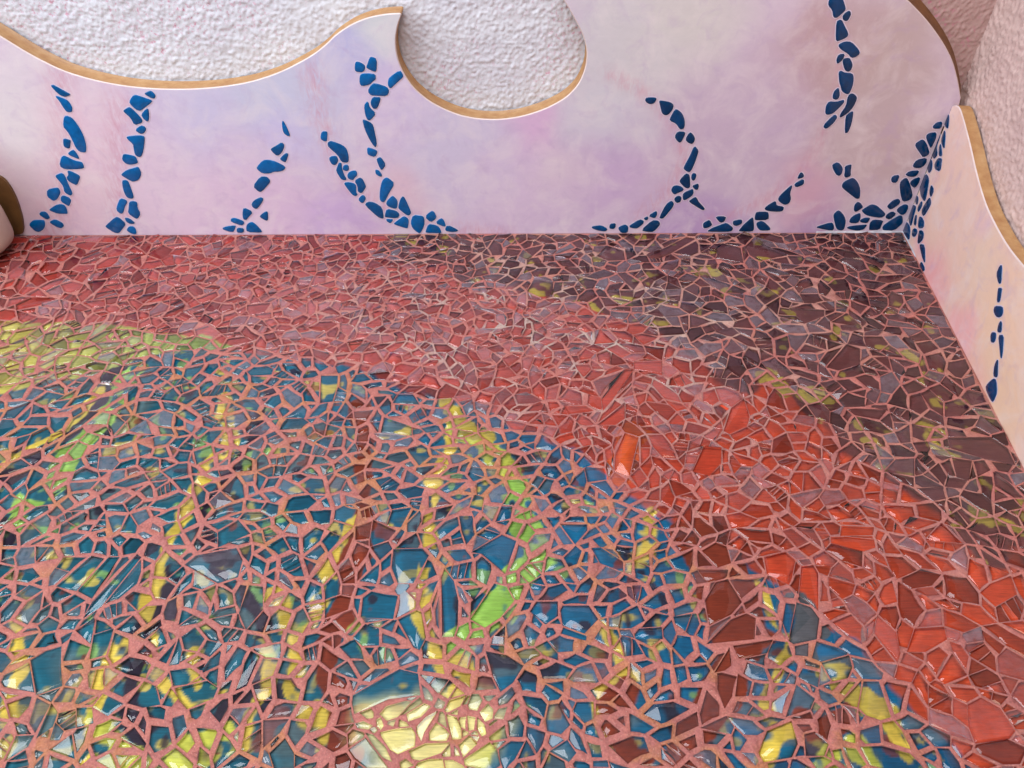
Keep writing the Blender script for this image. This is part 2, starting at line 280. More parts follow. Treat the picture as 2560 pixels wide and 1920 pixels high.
TRACED_SHARDS='''
-1717,-9351 -1502,-9213 -1249,-9054 -1039,-9108 -993,-9353 -1133,-9370 -1329,-9395 -1485,-9470 -1670,-9553 -1713,-9436
-1409,-9554 -1324,-9437 -1230,-9395 -1078,-9421 -1209,-9587 -1318,-9628
-1123,-9555 -944,-9439 -867,-9472 -965,-9588 -1098,-9637
-1648,-9651 -1562,-9627 -1458,-9676 -1501,-9716 -1616,-9700
-1434,-9611 -1388,-9587 -1345,-9676 -1371,-9724 -1417,-9684
-1377,-9740 -1228,-9709 -1052,-9694 -1006,-9766 -1002,-9891 -1168,-9968 -1252,-9921 -1364,-9780
-1529,-9748 -1447,-9764 -1303,-9890 -1215,-10043 -1322,-9997 -1432,-9874
-1679,-9920 -1507,-9788 -1322,-9997 -1185,-10102 -1464,-10101 -1602,-10012
-1711,-9763 -1664,-9707 -1529,-9748 -1538,-9795 -1681,-9904
-1070,-9922 -957,-9860 -640,-9846 -729,-9954 -943,-10029 -1022,-10014
-1144,-10043 -1086,-10006 -993,-10074 -1061,-10102 -1131,-10102
-984,-10089 -944,-10014 -710,-10007 -678,-10135 -965,-10134
-790,-9523 -848,-9621 -919,-9750 -943,-9845 -999,-9750 -1005,-9686 -916,-9588
-806,-9646 -713,-9703 -653,-9767 -688,-9845 -864,-9829 -871,-9750
-706,-9556 -590,-9590 -536,-9703 -531,-9815 -626,-9822 -665,-9703
-452,-9775 -362,-9862 -506,-10000 -559,-9877
-498,-10015 -243,-9847 -162,-9925 -129,-10077 -222,-10136 -487,-10076
-724,-9523 -682,-9406 -494,-9347 -563,-9474 -691,-9540
-481,-9457 -444,-9338 -369,-9339 -326,-9407 -380,-9524 -463,-9507
-485,-9573 -394,-9590 -406,-9720 -462,-9736
-378,-9590 -295,-9672 -276,-9768 -324,-9792 -374,-9720
-355,-9541 -267,-9441 -208,-9508 -215,-9607 -295,-9640
-306,-8846 -71,-8893 118,-9022 -2,-9218 -136,-9322 -223,-9129
-495,-8448 -223,-7970 -73,-8014 19,-8205 -144,-8429 -321,-8558
-494,-8224 -296,-8035 -365,-8245 -495,-8428
-865,-7881 -836,-7748 -712,-7925 -642,-8202 -635,-8527 -672,-8673 -804,-8673
555,-8331 585,-8269 896,-8271 990,-8454 814,-8640 572,-8532
200,-8350 276,-8216 533,-8217 524,-8412 376,-8521
-520,-7521 -135,-7237 53,-7335 -92,-7840 -246,-7682 -384,-7544
-1495,-7470 -1126,-7460 -1040,-7565 -1196,-7966 -1383,-7966 -1483,-7745
-1778,-8156 -1688,-8072 -1515,-8115 -1365,-8137 -1386,-8445 -1767,-8423
-1332,-8445 -1127,-8324 -1070,-8345 -989,-8682 -1046,-8834 -1119,-8796
-1819,-8679 -1702,-8503 -1533,-8563 -1507,-8775 -1699,-8775
-2222,-8196 -2050,-8123 -1916,-8155 -1927,-8321 -2180,-8432
-2085,-8462 -1897,-8280 -1800,-8443 -1916,-8620
606,-7081 965,-7095 958,-7193 786,-7409
986,-7469 1094,-7457 1364,-7666 1346,-7823 1074,-7688
1211,-8574 1268,-8374 1462,-8273 1526,-8476 1353,-8574
1380,-8652 1442,-8574 1712,-8556 1698,-8711 1390,-8710
337,-9625 376,-9460 476,-9444 594,-9675 493,-9771 350,-9738
628,-9528 675,-9427 857,-9428 842,-9611 741,-9659
366,-9942 554,-9826 641,-9958 557,-10049
244,-8801 387,-8716 502,-8877 498,-8960 345,-8895
-1806,-7327 -1809,-7008 -1487,-7183 -1570,-7328 -1792,-7434
-1360,-7060 -1217,-6859 -1192,-6910 -1227,-7208 -1346,-7208
-1616,-7109 -1584,-6857 -1324,-6807 -1433,-7134
-5495,-7992 -5235,-7547 -5062,-7594 -5216,-8058
-5197,-8058 -5013,-7571 -4877,-7572 -4987,-8164
-4970,-8206 -4681,-7526 -4607,-7573 -4835,-8269 -4988,-8431
-5329,-8225 -5216,-8100 -5052,-8185 -5249,-8369
-4039,-7689 -3937,-7553 -3464,-7438 -3339,-7624 -3332,-7871 -3553,-7957 -3891,-7769
-5371,-8929 -5248,-8818 -5089,-8762 -4993,-9004 -4876,-9236 -5115,-9339
-4713,-8931 -4783,-8629 -4582,-8551 -4545,-8876
-5475,-8508 -5399,-8399 -5242,-8470 -5234,-8568 -5377,-8607
-4999,-8949 -5024,-8686 -4756,-8782 -4765,-8931
-3799,-9008 -3794,-8671 -3711,-8824 -3693,-8990
-3680,-9240 -3772,-9062 -3561,-9027 -3414,-9117 -3534,-9223
-3652,-9275 -3328,-9180 -3187,-9259 -3203,-9380 -3449,-9497 -3564,-9395
-3196,-8357 -3172,-7980 -2999,-8002 -2924,-8317 -3058,-8577
-4116,-9427 -4002,-9186 -3866,-9239 -3746,-9445 -3916,-9478
-3526,-8436 -3452,-8315 -3268,-8254 -3223,-8357
-4905,-9800 -4911,-9424 -4801,-9525 -4785,-9672
-4729,-9909 -4557,-9753 -4421,-10002
-2548,-9901 -2616,-9615 -2343,-9600 -2409,-9745
-2474,-9948 -2350,-9793 -2222,-9949 -2191,-10100 -2393,-10099
-4047,-9787 -3943,-9675 -3753,-9851 -3757,-9928
-4536,-9689 -4625,-9476 -4463,-9468 -4377,-9642
-2248,-8133 -2022,-8155 -2009,-8238 -2178,-8421
-3699,-7437 -3766,-7198 -3559,-7001 -3342,-7224
-5020,-7192 -5010,-6893 -4836,-7095 -4812,-7217
-5128,-10030 -5128,-9767 -4939,-9760 -4949,-9878
-4786,-9816 -4790,-9624 -4651,-9721 -4658,-9816
-5020,-8569 -4805,-8391 -4746,-8763
2267,-8214 2446,-7959 2604,-7917 2702,-8236 2539,-8400 2259,-8538
2180,-8770 2526,-8460 2724,-8380 2818,-8441 2736,-8715
2253,-7783 2630,-7795 2590,-7895 2368,-8024
2360,-7509 2560,-7381 2685,-7441 2689,-7695 2504,-7761
3113,-7605 3404,-7525 3495,-7652 3374,-7920 3313,-8006 3090,-7853
3536,-7743 3695,-7721 3719,-7833 3562,-8363 3501,-8260 3393,-8156
3342,-8239 3507,-8301 3556,-8444 3439,-8718 3160,-8774 3117,-8736
2473,-8790 2947,-8716 2834,-8886 2508,-8949
2200,-9111 2434,-8809 2404,-9031 2325,-9085
3407,-8998 3746,-8908 3733,-9054 3641,-9179 3461,-9213
3105,-9159 3184,-9061 3358,-9107 3289,-9283 3187,-9230
4116,-8643 4235,-8406 4371,-8625 4324,-8891 4248,-9001
4400,-8873 4598,-8587 4944,-8568 4914,-8723 4608,-8874
4611,-9182 4895,-8893 4956,-9148 4658,-9253
5556,-8122 5744,-7994 6039,-7887 5988,-8145 5653,-8310
4811,-9476 4998,-9392 5141,-9511 5186,-9755 5084,-9834 4713,-9880 4719,-9722
3649,-9505 3798,-9215 3966,-9215 3957,-9606 3832,-9638 3703,-9588
3469,-9454 3787,-9197 3649,-9505
2852,-9602 3064,-9247 3220,-9403 3136,-9520
2481,-9965 2621,-9746 2908,-9634 2907,-9873 2806,-10011 2513,-10056
2997,-9779 3118,-9748 3224,-9875 3139,-9997 2951,-9997
1937,-9712 2238,-9583 2295,-9697 2245,-9777
4208,-9752 4314,-9688 4493,-9800 4446,-9910 4289,-9909
4226,-7134 4636,-7160 4574,-7282 4156,-7292
4042,-7279 4573,-7342 4546,-7472 4371,-7530 4005,-7399
5215,-7356 5522,-7090 5699,-7418
3842,-915 4070,-372 4394,-541 4333,-1076
4496,-486 4754,-150 4959,-544 5215,-817 4735,-974 4510,-813
4797,-2482 5401,-2530 5348,-2706 4942,-2920
5401,-2880 5748,-2621 5909,-3011
4969,-4040 5476,-3462 5664,-3582 5534,-3968 5141,-4116
6240,-5575 6863,-5578 7006,-5791 6959,-6112 6583,-5995 6195,-5787
5095,-6217 5350,-5989 5621,-5962 5488,-6303
2473,-6205 2709,-5740 2967,-5772 2897,-6065 2692,-6290
3059,-5435 3274,-4951 3506,-4749 3507,-5150 3417,-5342 3135,-5498
6739,-5358 6908,-5134 7055,-5454 6892,-5516
6141,-5964 6397,-6023 6192,-6389 6048,-6334
5824,-3260 6132,-3262 6161,-3465 5939,-3662 5779,-3543
-1902,-5442 -1896,-5123 -1464,-5318 -1446,-5507
-1803,-4824 -1743,-4619 -1506,-4620 -1390,-4860
-838,-5353 -517,-5130 -507,-5449
-2997,-4183 -2728,-4185 -2698,-4438 -2711,-4786 -2893,-4819
1341,-3439 1479,-3028 1702,-3401
1534,-3560 1724,-3441 1925,-3680 1762,-3795
1236,-5300 1696,-4842 1659,-5173 1509,-5301
1952,-3873 2399,-3875 2350,-4212 1930,-4061
1354,-4738 1782,-4061 1930,-4061 1515,-4773 1353,-5008
1449,-5883 1627,-5459 1818,-5553 1599,-6285 1406,-6200
994,-6142 1275,-6115 1318,-6340 1018,-6391
892,-6055 1013,-5881 1151,-6057 951,-6142
2550,-789 2912,-564 3431,-123 3581,-151 3581,-230 3023,-741 2838,-877 2590,-900
1609,-820 1843,-441 2145,-610 2134,-959 1806,-982
270,-1947 418,-1560 753,-1661 737,-2044 567,-2183'''
BACK_WASH='-8696,2108,945,222,215,222 -7840,2105,630,229,194,212 -8523,928,709,224,196,212 -6696,2322,866,222,200,218 -5708,2318,945,200,196,229 -3982,2809,945,196,200,226 -3986,2091,472,200,188,232 -2627,3603,591,176,178,222 -2062,3915,354,204,212,214 -5208,577,1102,216,190,220 -6033,918,945,222,202,222 -2283,2593,709,206,190,222 -921,1930,1102,202,195,222 372,2150,551,216,176,215 1053,1300,472,222,208,216 165,726,1102,212,190,218 1573,2292,630,208,208,220 1886,3459,1024,205,202,210 2626,3899,787,212,207,205 3737,2063,945,198,178,202 3682,192,709,180,150,197 1641,1378,787,198,170,210 4760,2281,866,198,178,202 5223,3448,709,188,156,162 6200,3314,787,190,168,167 6178,2276,787,190,170,175 5595,957,551,206,164,186 6040,138,472,170,135,182 7142,1515,709,190,168,172 -2021,986,472,218,188,205 -3549,397,551,200,175,220 -187,3002,472,206,205,215 -2954,219,472,196,172,214 -9729,1420,472,215,190,205'
RIGHT_WASH='1798,96,429,205,152,163 1687,1475,500,205,180,176 4130,979,643,210,182,166 909,204,286,205,158,170 3035,1321,429,205,182,172 786,2045,286,206,178,178 5045,202,571,206,178,160 3429,31,429,208,156,166 2693,1761,214,200,172,185 4271,-181,357,205,165,160'
BACK_ARCS='''
315 -3330,2382 -3298,1710 -3063,1072 -2523,566 -1780,258 -1010,77 -147,-17
205 1649,3097 2223,2822 2687,2433 3043,1916 3195,1372
205 5599,2056 5417,1363 4953,792 4343,409 3826,263
472 -7660,3096 -7947,2106 -8448,927 -9102,64
472 -6809,2609 -7242,1569 -7568,413
236 5299,3890 5614,3250 5666,2706
315 3222,1686 3093,1049 2491,373
394 -3370,3148 -3365,2383'''
CORNER=(0.77137,0.00000); ALONG=(-0.10794,-0.99416); FACING=(-0.99416,0.10794)
SIZES='-8584,-1555,24 -6617,-910,22 -4210,-1582,19 -1950,-2327,16 138,-3015,16 1988,-4330,20 3542,-5620,22 4748,-7047,25 5276,-8736,28 163,-537,22 3095,-1370,25 5573,-2826,26 6276,-5229,26 -6475,-3298,18 -4357,-3818,20 -6364,-5167,24 -4359,-5966,24 -2299,-4760,22 -450,-5984,21 1161,-6702,21 -2875,-7629,24 -5232,-7907,26 -878,-7924,25 985,-8720,22 479,-9832,24 2680,-9199,26 3752,-9843,28 -2018,-9618,26 -4191,-9396,26'

# ---------------------------------------------------------------- helpers
def P(t):
    return [tuple(float(v) / 10000 for v in a.split(',')) for a in t.split()]
def lines(t):
    return [l for l in t.strip().splitlines() if l.strip()]
def lin(c):
    c = np.asarray(c, float) / 255.0
    return np.where(c <= 0.04045, c / 12.92, ((c + 0.055) / 1.055) ** 2.4)
def link(o, parent=None):
    scene.collection.objects.link(o)
    if parent: o.parent = parent
    return o
def mesh_obj(name, verts, faces, mat, parent=None, smooth=False, attrs=None):
    me = bpy.data.meshes.new(name)
    me.from_pydata([tuple(v) for v in verts], [], faces)
    if mat: me.materials.append(mat)
    if smooth: me.polygons.foreach_set('use_smooth', [True] * len(me.polygons))
    for k, (typ, arr) in (attrs or {}).items():
        a = me.attributes.new(k, typ, 'POINT')
        arr = np.asarray(arr, np.float32)
        if typ == 'FLOAT_COLOR':
            if arr.shape[1] == 3: arr = np.hstack([arr, np.ones((len(arr), 1), np.float32)])
            a.data.foreach_set('color', arr.ravel())
        else:
            a.data.foreach_set('value', arr.ravel())
    me.update()
    return link(bpy.data.objects.new(name, me), parent)
def thing(name, label, cat, loc=(0, 0, 0), group=None):
    o = bpy.data.objects.new(name, None)
    o.empty_display_size = 0.05
    link(o); o.location = loc
    o['label'] = label; o['category'] = cat
    if group: o['group'] = group
    return o
rng = np.random.default_rng(7)

def value_noise(x, y, cell, seed):
    r = np.random.default_rng(seed)
    tab = r.random((256, 256))
    gx, gy = x / cell + 1000.0, y / cell + 1000.0
    ix, iy = np.floor(gx).astype(int), np.floor(gy).astype(int)
    fx, fy = gx - ix, gy - iy
    fx = fx * fx * (3 - 2 * fx); fy = fy * fy * (3 - 2 * fy)
    g = lambda a, b: tab[a % 256, b % 256]
    return (g(ix, iy) * (1 - fx) + g(ix + 1, iy) * fx) * (1 - fy) + (g(ix, iy + 1) * (1 - fx) + g(ix + 1, iy + 1) * fx) * fy
def poly_dist(px, py, poly, closed=True):
    """distance of points to a polyline / polygon edges and inside flag"""
    n = len(poly); d = np.full(px.shape, 1e9); ins = np.zeros(px.shape, bool)
    for i in range(n if closed else n - 1):
        ax, ay = poly[i]; bx, by = poly[(i + 1) % n]
        vx, vy = bx - ax, by - ay
        L = vx * vx + vy * vy + 1e-12
        t = np.clip(((px - ax) * vx + (py - ay) * vy) / L, 0, 1)
        d = np.minimum(d, np.hypot(px - ax - t * vx, py - ay - t * vy))
        if closed:
            c = ((ay > py) != (by > py))
            xi = ax + (py - ay) * vx / (vy if abs(vy) > 1e-12 else 1e-12)
            ins ^= c & (px < xi)
    return d, ins
def smooth_poly(p, it=1, closed=True):
    p = [np.array(a) for a in p]
    for _ in range(it):
        q = []
        n = len(p)
        for i in range(n if closed else n - 1):
            a, b = p[i], p[(i + 1) % n]
            q += [a * .78 + b * .22, a * .22 + b * .78]
        if not closed: q = [p[0]] + q + [p[-1]]
        p = q
    return [tuple(a) for a in p]
def area2(p):
    a = 0
    for i in range(len(p)):
        x0, y0 = p[i]; x1, y1 = p[(i + 1) % len(p)]
        a += x0 * y1 - x1 * y0
    return a / 2
def ccw(p):
    return list(p) if area2(p) > 0 else list(p)[::-1]
def clip(p, nx, ny, c):
    """keep the side nx*x+ny*y <= c"""
    out = []
    n = len(p)
    for i in range(n):
        a, b = p[i], p[(i + 1) % n]
        da = nx * a[0] + ny * a[1] - c; db = nx * b[0] + ny * b[1] - c
        if da <= 0: out.append(a)
        if (da < 0 < db) or (db < 0 < da):
            t = da / (da - db)
            out.append((a[0] + (b[0] - a[0]) * t, a[1] + (b[1] - a[1]) * t))
    return out
def inset(p, gaps):
    """move every edge of a ccw convex polygon inward by its own gap"""
    q = list(p)
    n = len(p)
    for i in range(n):
        ax, ay = p[i]; bx, by = p[(i + 1) % n]
        L = math.hypot(bx - ax, by - ay)
        if L < 1e-6: continue
        nx, ny = (by - ay) / L, -(bx - ax) / L      # outward for ccw
        q = clip(q, nx, ny, nx * ax + ny * ay - gaps[i % len(gaps)])
        if len(q) < 3: return []
    return q
def hull(p):
    p = sorted(set(p))
    def half(pts):
        h = []
        for a in pts:
            while len(h) > 1 and (h[-1][0]-h[-2][0])*(a[1]-h[-2][1])-(h[-1][1]-h[-2][1])*(a[0]-h[-2][0]) <= 0: h.pop()
            h.append(a)
        return h[:-1]
    return half(p) + half(p[::-1])
def cen(p):
    a = np.mean(np.array(p), axis=0); return (float(a[0]), float(a[1]))

# ---------------------------------------------------------------- materials
class NT:
    def __init__(s, name):
        s.m = bpy.data.materials.new(name); s.m.use_nodes = True
        s.t = s.m.node_tree; s.b = s.t.nodes['Principled BSDF']; s.out = s.t.nodes['Material Output']
    def n(s, typ, **kw):
        x = s.t.nodes.new(typ)
        for k, v in kw.items():
            if k.startswith('i_'):
                key = k[2:]; x.inputs[int(key) if key.isdigit() else key.replace('_', ' ')].default_value = v
            else: setattr(x, k, v)
        return x
    def l(s, a, b): s.t.links.new(a, b)
    def attr(s, name): return s.n('ShaderNodeAttribute', attribute_name=name)
    def coord(s, scale=(1, 1, 1)):
        c = s.n('ShaderNodeTexCoord'); m = s.n('ShaderNodeMapping'); m.inputs['Scale'].default_value = scale
        s.l(c.outputs['Object'], m.inputs['Vector']); return m.outputs[0]
    def noise(s, vec, scale, detail=4, rough=0.5, dist=0.0):
        x = s.n('ShaderNodeTexNoise'); x.inputs['Scale'].default_value = scale; x.inputs['Detail'].default_value = detail
        x.inputs['Roughness'].default_value = rough; x.inputs['Distortion'].default_value = dist
        s.l(vec, x.inputs['Vector']); return x.outputs['Fac']
    def ramp(s, fac, stops):
        r = s.n('ShaderNodeValToRGB'); e = r.color_ramp.elements
        while len(e) < len(stops): e.new(0.5)
        for el, (p, c) in zip(e, stops):
            el.position = p; el.color = tuple(c) + (1,) if len(c) == 3 else c
        s.l(fac, r.inputs[0]); return r.outputs[0]
    def mix(s, fac, a, b, blend='MIX'):
        x = s.n('ShaderNodeMix', data_type='RGBA', blend_type=blend)
        for k, v in ((0, fac), (6, a), (7, b)):
            if hasattr(v, 'links'): s.l(v, x.inputs[k])
            else: x.inputs[k].default_value = v if k == 0 else tuple(v) + (1,)
        return x.outputs[2]
    def bump(s, h, strength, dist=0.001, normal=None):
        x = s.n('ShaderNodeBump'); x.inputs['Strength'].default_value = strength; x.inputs['Distance'].default_value = dist
        s.l(h, x.inputs['Height'])
        if normal: s.l(normal, x.inputs['Normal'])
        return x.outputs[0]
    def math(s, op, a, b=None):
        x = s.n('ShaderNodeMath', operation=op)
        for k, v in ((0, a), (1, b)):
            if v is None: continue
            if hasattr(v, 'links'): s.l(v, x.inputs[k])
            else: x.inputs[k].default_value = v
        return x.outputs[0]
g = lambda v: (v, v, v)

def mat_wash():
    m = NT('painted_wood_wash'); v = m.coord()
    col = m.attr('wash').outputs['Color']
    streak = m.noise(m.coord((14, 14, 30)), 3.0, 6, .65, .8)
    col = m.mix(.55, col, m.ramp(streak, [(.25, g(.93)), (.75, g(1.06))]), 'MULTIPLY')
    blot = m.noise(v, 16.0, 5, .65, .6)
    col = m.mix(m.ramp(blot, [(.46, g(0)), (.74, g(.5))]), col, lin((232, 222, 226)))
    blot2 = m.noise(v, 26.0, 4, .6, .8)
    col = m.mix(m.ramp(blot2, [(.52, g(0)), (.8, g(.4))]), col, lin((178, 150, 196)))
    arc = m.attr('arc').outputs['Fac']
    sn = m.noise(m.coord((46, 46, 14)), 3.0, 6, .6, .9)
    af = m.math('MULTIPLY', arc, m.ramp(sn, [(.35, g(0)), (.72, g(.75))]))
    col = m.mix(af, col, lin((200, 142, 166)))
    m.l(col, m.b.inputs['Base Color'])
    m.b.inputs['Roughness'].default_value = .42
    m.b.inputs['Specular IOR Level'].default_value = .35
    m.l(m.bump(m.noise(m.coord((20, 20, 40)), 7, 6, .7, .5), .2, .0008), m.b.inputs['Normal'])
    return m.m
def mat_gold():
    m = NT('gold_painted_edge'); v = m.coord()
    n1 = m.noise(m.coord((1, 1, 1)), 60, 5, .65)
    col = m.ramp(n1, [(.3, lin((158, 112, 72))), (.55, lin((174, 132, 88))), (.8, lin((188, 150, 108)))])
    m.l(col, m.b.inputs['Base Color'])
    m.b.inputs['Roughness'].default_value = .45
    m.l(m.bump(m.noise(v, 240, 4, .6), .3, .0006), m.b.inputs['Normal'])
    return m.m
def mat_stone():
    m = NT('glossy_blue_paint'); v = m.coord()
    col = m.attr('tint').outputs['Color']
    n1 = m.noise(v, 70, 4, .6, .8)
    col = m.mix(.8, col, m.ramp(n1, [(.3, g(.72)), (.7, g(1.35))]), 'MULTIPLY')
    m.l(col, m.b.inputs['Base Color'])
    m.b.inputs['Roughness'].default_value = .16
    m.b.inputs['Specular IOR Level'].default_value = .4
    m.l(m.bump(m.noise(v, 90, 3, .5), .2, .0008), m.b.inputs['Normal'])
    return m.m
def mat_stucco(name, c0, c1, pink):
    m = NT(name); v = m.coord()
    n1 = m.noise(v, 9, 4, .6)
    col = m.ramp(n1, [(.3, c0), (.7, c1)])
    col = m.mix(m.attr('tone').outputs['Fac'], col, lin((176, 146, 142)))  # right end: beige paint darkened to mauve with its corner shade
    n2 = m.noise(v, 150, 4, .7); n3 = m.noise(v, 7, 3, .5, .4)
    pk = m.math('MULTIPLY', m.ramp(n2, [(.52, g(0)), (.66, g(1))]), m.ramp(n3, [(.42, g(.08)), (.66, g(.75))]))
    pit = m.attr('pit').outputs['Fac']
    pk = m.math('MULTIPLY', pk, m.math('ADD', pit, .25))
    col = m.mix(pk, col, pink)
    m.l(col, m.b.inputs['Base Color'])
    m.b.inputs['Roughness'].default_value = .62
    m.l(m.bump(m.noise(v, 420, 4, .65), .35, .0012), m.b.inputs['Normal'])
    return m.m
def mat_board():
    m = NT('painted_board'); v = m.coord()
    col = m.attr('paint').outputs['Color']
    brush = m.noise(m.coord((9, 90, 20)), 5, 6, .62, .3)
    col = m.mix(.9, col, m.ramp(brush, [(.25, g(.70)), (.5, g(1.0)), (.78, g(1.35))]), 'MULTIPLY')
    blot = m.noise(v, 24, 4, .6, .5)
    col = m.mix(.7, col, m.ramp(blot, [(.3, g(.8)), (.7, g(1.2))]), 'MULTIPLY')
    m.l(col, m.b.inputs['Base Color'])
    m.b.inputs['Roughness'].default_value = .5
    m.b.inputs['Specular IOR Level'].default_value = .2
    return m.m
def mat_grout():
    m = NT('sandy_grout'); v = m.coord()
    col = m.attr('paint').outputs['Color']
    n1 = m.noise(v, 38, 5, .65, .4)
    col = m.mix(m.ramp(n1, [(.4, g(0)), (.75, g(.55))]), col, lin((150, 92, 100)))
    n2 = m.noise(v, 420, 3, .7)
    col = m.mix(.8, col, m.ramp(n2, [(.25, g(.58)), (.75, g(1.30))]), 'MULTIPLY')
    n4 = m.noise(v, 700, 2, .5)
    col = m.mix(m.ramp(n4, [(.63, g(0)), (.74, g(.45))]), col, lin((240, 205, 185)))
    m.l(col, m.b.inputs['Base Color'])
    m.b.inputs['Roughness'].default_value = .48
    m.b.inputs['Specular IOR Level'].default_value = .4
    m.l(m.bump(m.noise(v, 330, 5, .75), .9, .0016), m.b.inputs['Normal'])
    return m.m
def mat_glass():
    m = NT('clear_broken_glass'); v = m.coord()
    milk = m.attr('milk').outputs['Fac']
    nrm = m.bump(m.noise(v, 34, 1, .4, .2), .07, .004)
    tr = m.n('ShaderNodeBsdfTransparent')
    m.l(m.mix(m.attr('smoke').outputs['Fac'], (.965, .97, .96), (.60, .60, .63)), tr.inputs[0])
    gl = m.n('ShaderNodeBsdfGlossy'); gl.inputs['Roughness'].default_value = .045
    gl.inputs['Color'].default_value = (1, 1, 1, 1)
    m.l(nrm, gl.inputs['Normal'])
    df = m.n('ShaderNodeBsdfDiffuse'); df.inputs[0].default_value = tuple(lin((190, 180, 196))) + (1,)
    fr = m.n('ShaderNodeFresnel'); fr.inputs['IOR'].default_value = 1.52
    m.l(nrm, fr.inputs['Normal'])
    grime = m.noise(v, 120, 5, .7)
    mk = m.math('MULTIPLY', milk, m.ramp(grime, [(.3, g(.25)), (.7, g(1))]))
    a = m.n('ShaderNodeMixShader'); b = m.n('ShaderNodeMixShader')
    m.l(mk, a.inputs[0]); m.l(tr.outputs[0], a.inputs[1]); m.l(df.outputs[0], a.inputs[2])
    m.l(fr.outputs[0], b.inputs[0]); m.l(a.outputs[0], b.inputs[1]); m.l(gl.outputs[0], b.inputs[2])
    m.l(b.outputs[0], m.out.inputs['Surface'])
    m.t.nodes.remove(m.b)
    return m.m
def mat_plain(name, c0, c1, rough, scale, bump=.2):
    m = NT(name); v = m.coord()
    m.l(m.ramp(m.noise(v, scale, 5, .6), [(.3, c0), (.7, c1)]), m.b.inputs['Base Color'])
    m.b.inputs['Roughness'].default_value = rough
    m.l(m.bump(m.noise(v, scale * 6, 4, .6), bump, .001), m.b.inputs['Normal'])
    return m.m
M_WASH, M_GOLD, M_STONE = mat_wash(), mat_gold(), mat_stone()
M_BOARD, M_GROUT, M_GLASS = mat_board(), mat_grout(), mat_glass()

# ---------------------------------------------------------------- stucco walls behind the panels
TB, TR = 0.036, 0.021
CN = np.array([CORNER[0], CORNER[1], 0.0]); AL = np.array([ALONG[0], ALONG[1], 0.0]); FC = np.array([FACING[0], FACING[1], 0.0])
ZUP = np.array([0, 0, 1.0])
def stucco(name, label, mat, origin, ax, nrm, u0, u1, z0, z1, step, seed, amp, tone=0):
    us = np.arange(u0, u1 + step, step); zs = np.arange(z0, z1 + step, step)
    U, Z = np.meshgrid(us, zs)
    h = value_noise(U, Z, .0052, seed) * .5 + value_noise(U, Z, .0030, seed + 1) * .5
    ridge = 1 - np.abs(value_noise(U, Z, .008, seed + 2) * 2 - 1)
    h = np.clip((h - .36) * 2.2, 0, 1) * .75 + ridge ** 2 * .25
    h = h - .5 + (value_noise(U, Z, .06, seed + 3) - .5) * .7
    pit = np.clip(.62 - h, 0, 1)
    V = origin[None, :] + U.reshape(-1, 1) * ax[None, :] + Z.reshape(-1, 1) * ZUP[None, :] + (h.reshape(-1, 1) * amp) * nrm[None, :]
    r, c = U.shape
    idx = np.arange(r * c).reshape(r, c)
    F_ = np.stack([idx[:-1, :-1], idx[:-1, 1:], idx[1:, 1:], idx[1:, :-1]], -1).reshape(-1, 4)
    nv = len(V)
    V = np.vstack([V, V[[0, c - 1, nv - 1, nv - c]] - nrm[None, :] * .06])
    F_ = F_.tolist()
    bot, right, top, left = list(idx[0]), list(idx[:, -1]), list(idx[-1])[::-1], list(idx[:, 0])[::-1]
    F_ += [[nv, nv + 1] + bot[::-1], [nv + 1, nv + 2] + right[::-1], [nv + 2, nv + 3] + top[::-1], [nv + 3, nv] + left[::-1], [nv + 3, nv + 2, nv + 1, nv]]
    o = mesh_obj(name, V, F_, mat, None, True, {'pit': ('FLOAT', np.concatenate([pit.ravel(), np.zeros(4)])), 'tone': ('FLOAT', np.concatenate([np.clip(((V[:-4, 0] - .60) / .05), 0, 1) * tone, np.zeros(4)]))})
    o['label'] = label; o['category'] = 'wall'
    return o
M_ST1 = mat_stucco('white_stucco', lin((199, 199, 211)), lin((215, 217, 226)), lin((196, 112, 142)))
M_ST2 = mat_stucco('beige_stucco', lin((200, 172, 168)), lin((212, 186, 180)), lin((190, 136, 138)))
so = CN - FC * (TR + .004)
k = ((TB + .004) - so[1]) / AL[1]
SC = so + AL * k                                   # where the two stucco planes meet
stucco('stucco_wall', 'rough white stucco wall showing above and through the wavy back panel', M_ST1,
       np.array([0, TB + .004, 0]), np.array([1., 0, 0]), np.array([0, -1., 0]), -1.25, SC[0] + .002, .12, .80, .0020, 11, .0024, 1)
stucco('stucco_wall', 'beige pink stucco side wall behind the sloping right hand panel', M_ST2,
       SC, AL, FC, -.002, .95, .06, .80, .0026, 31, .0036)

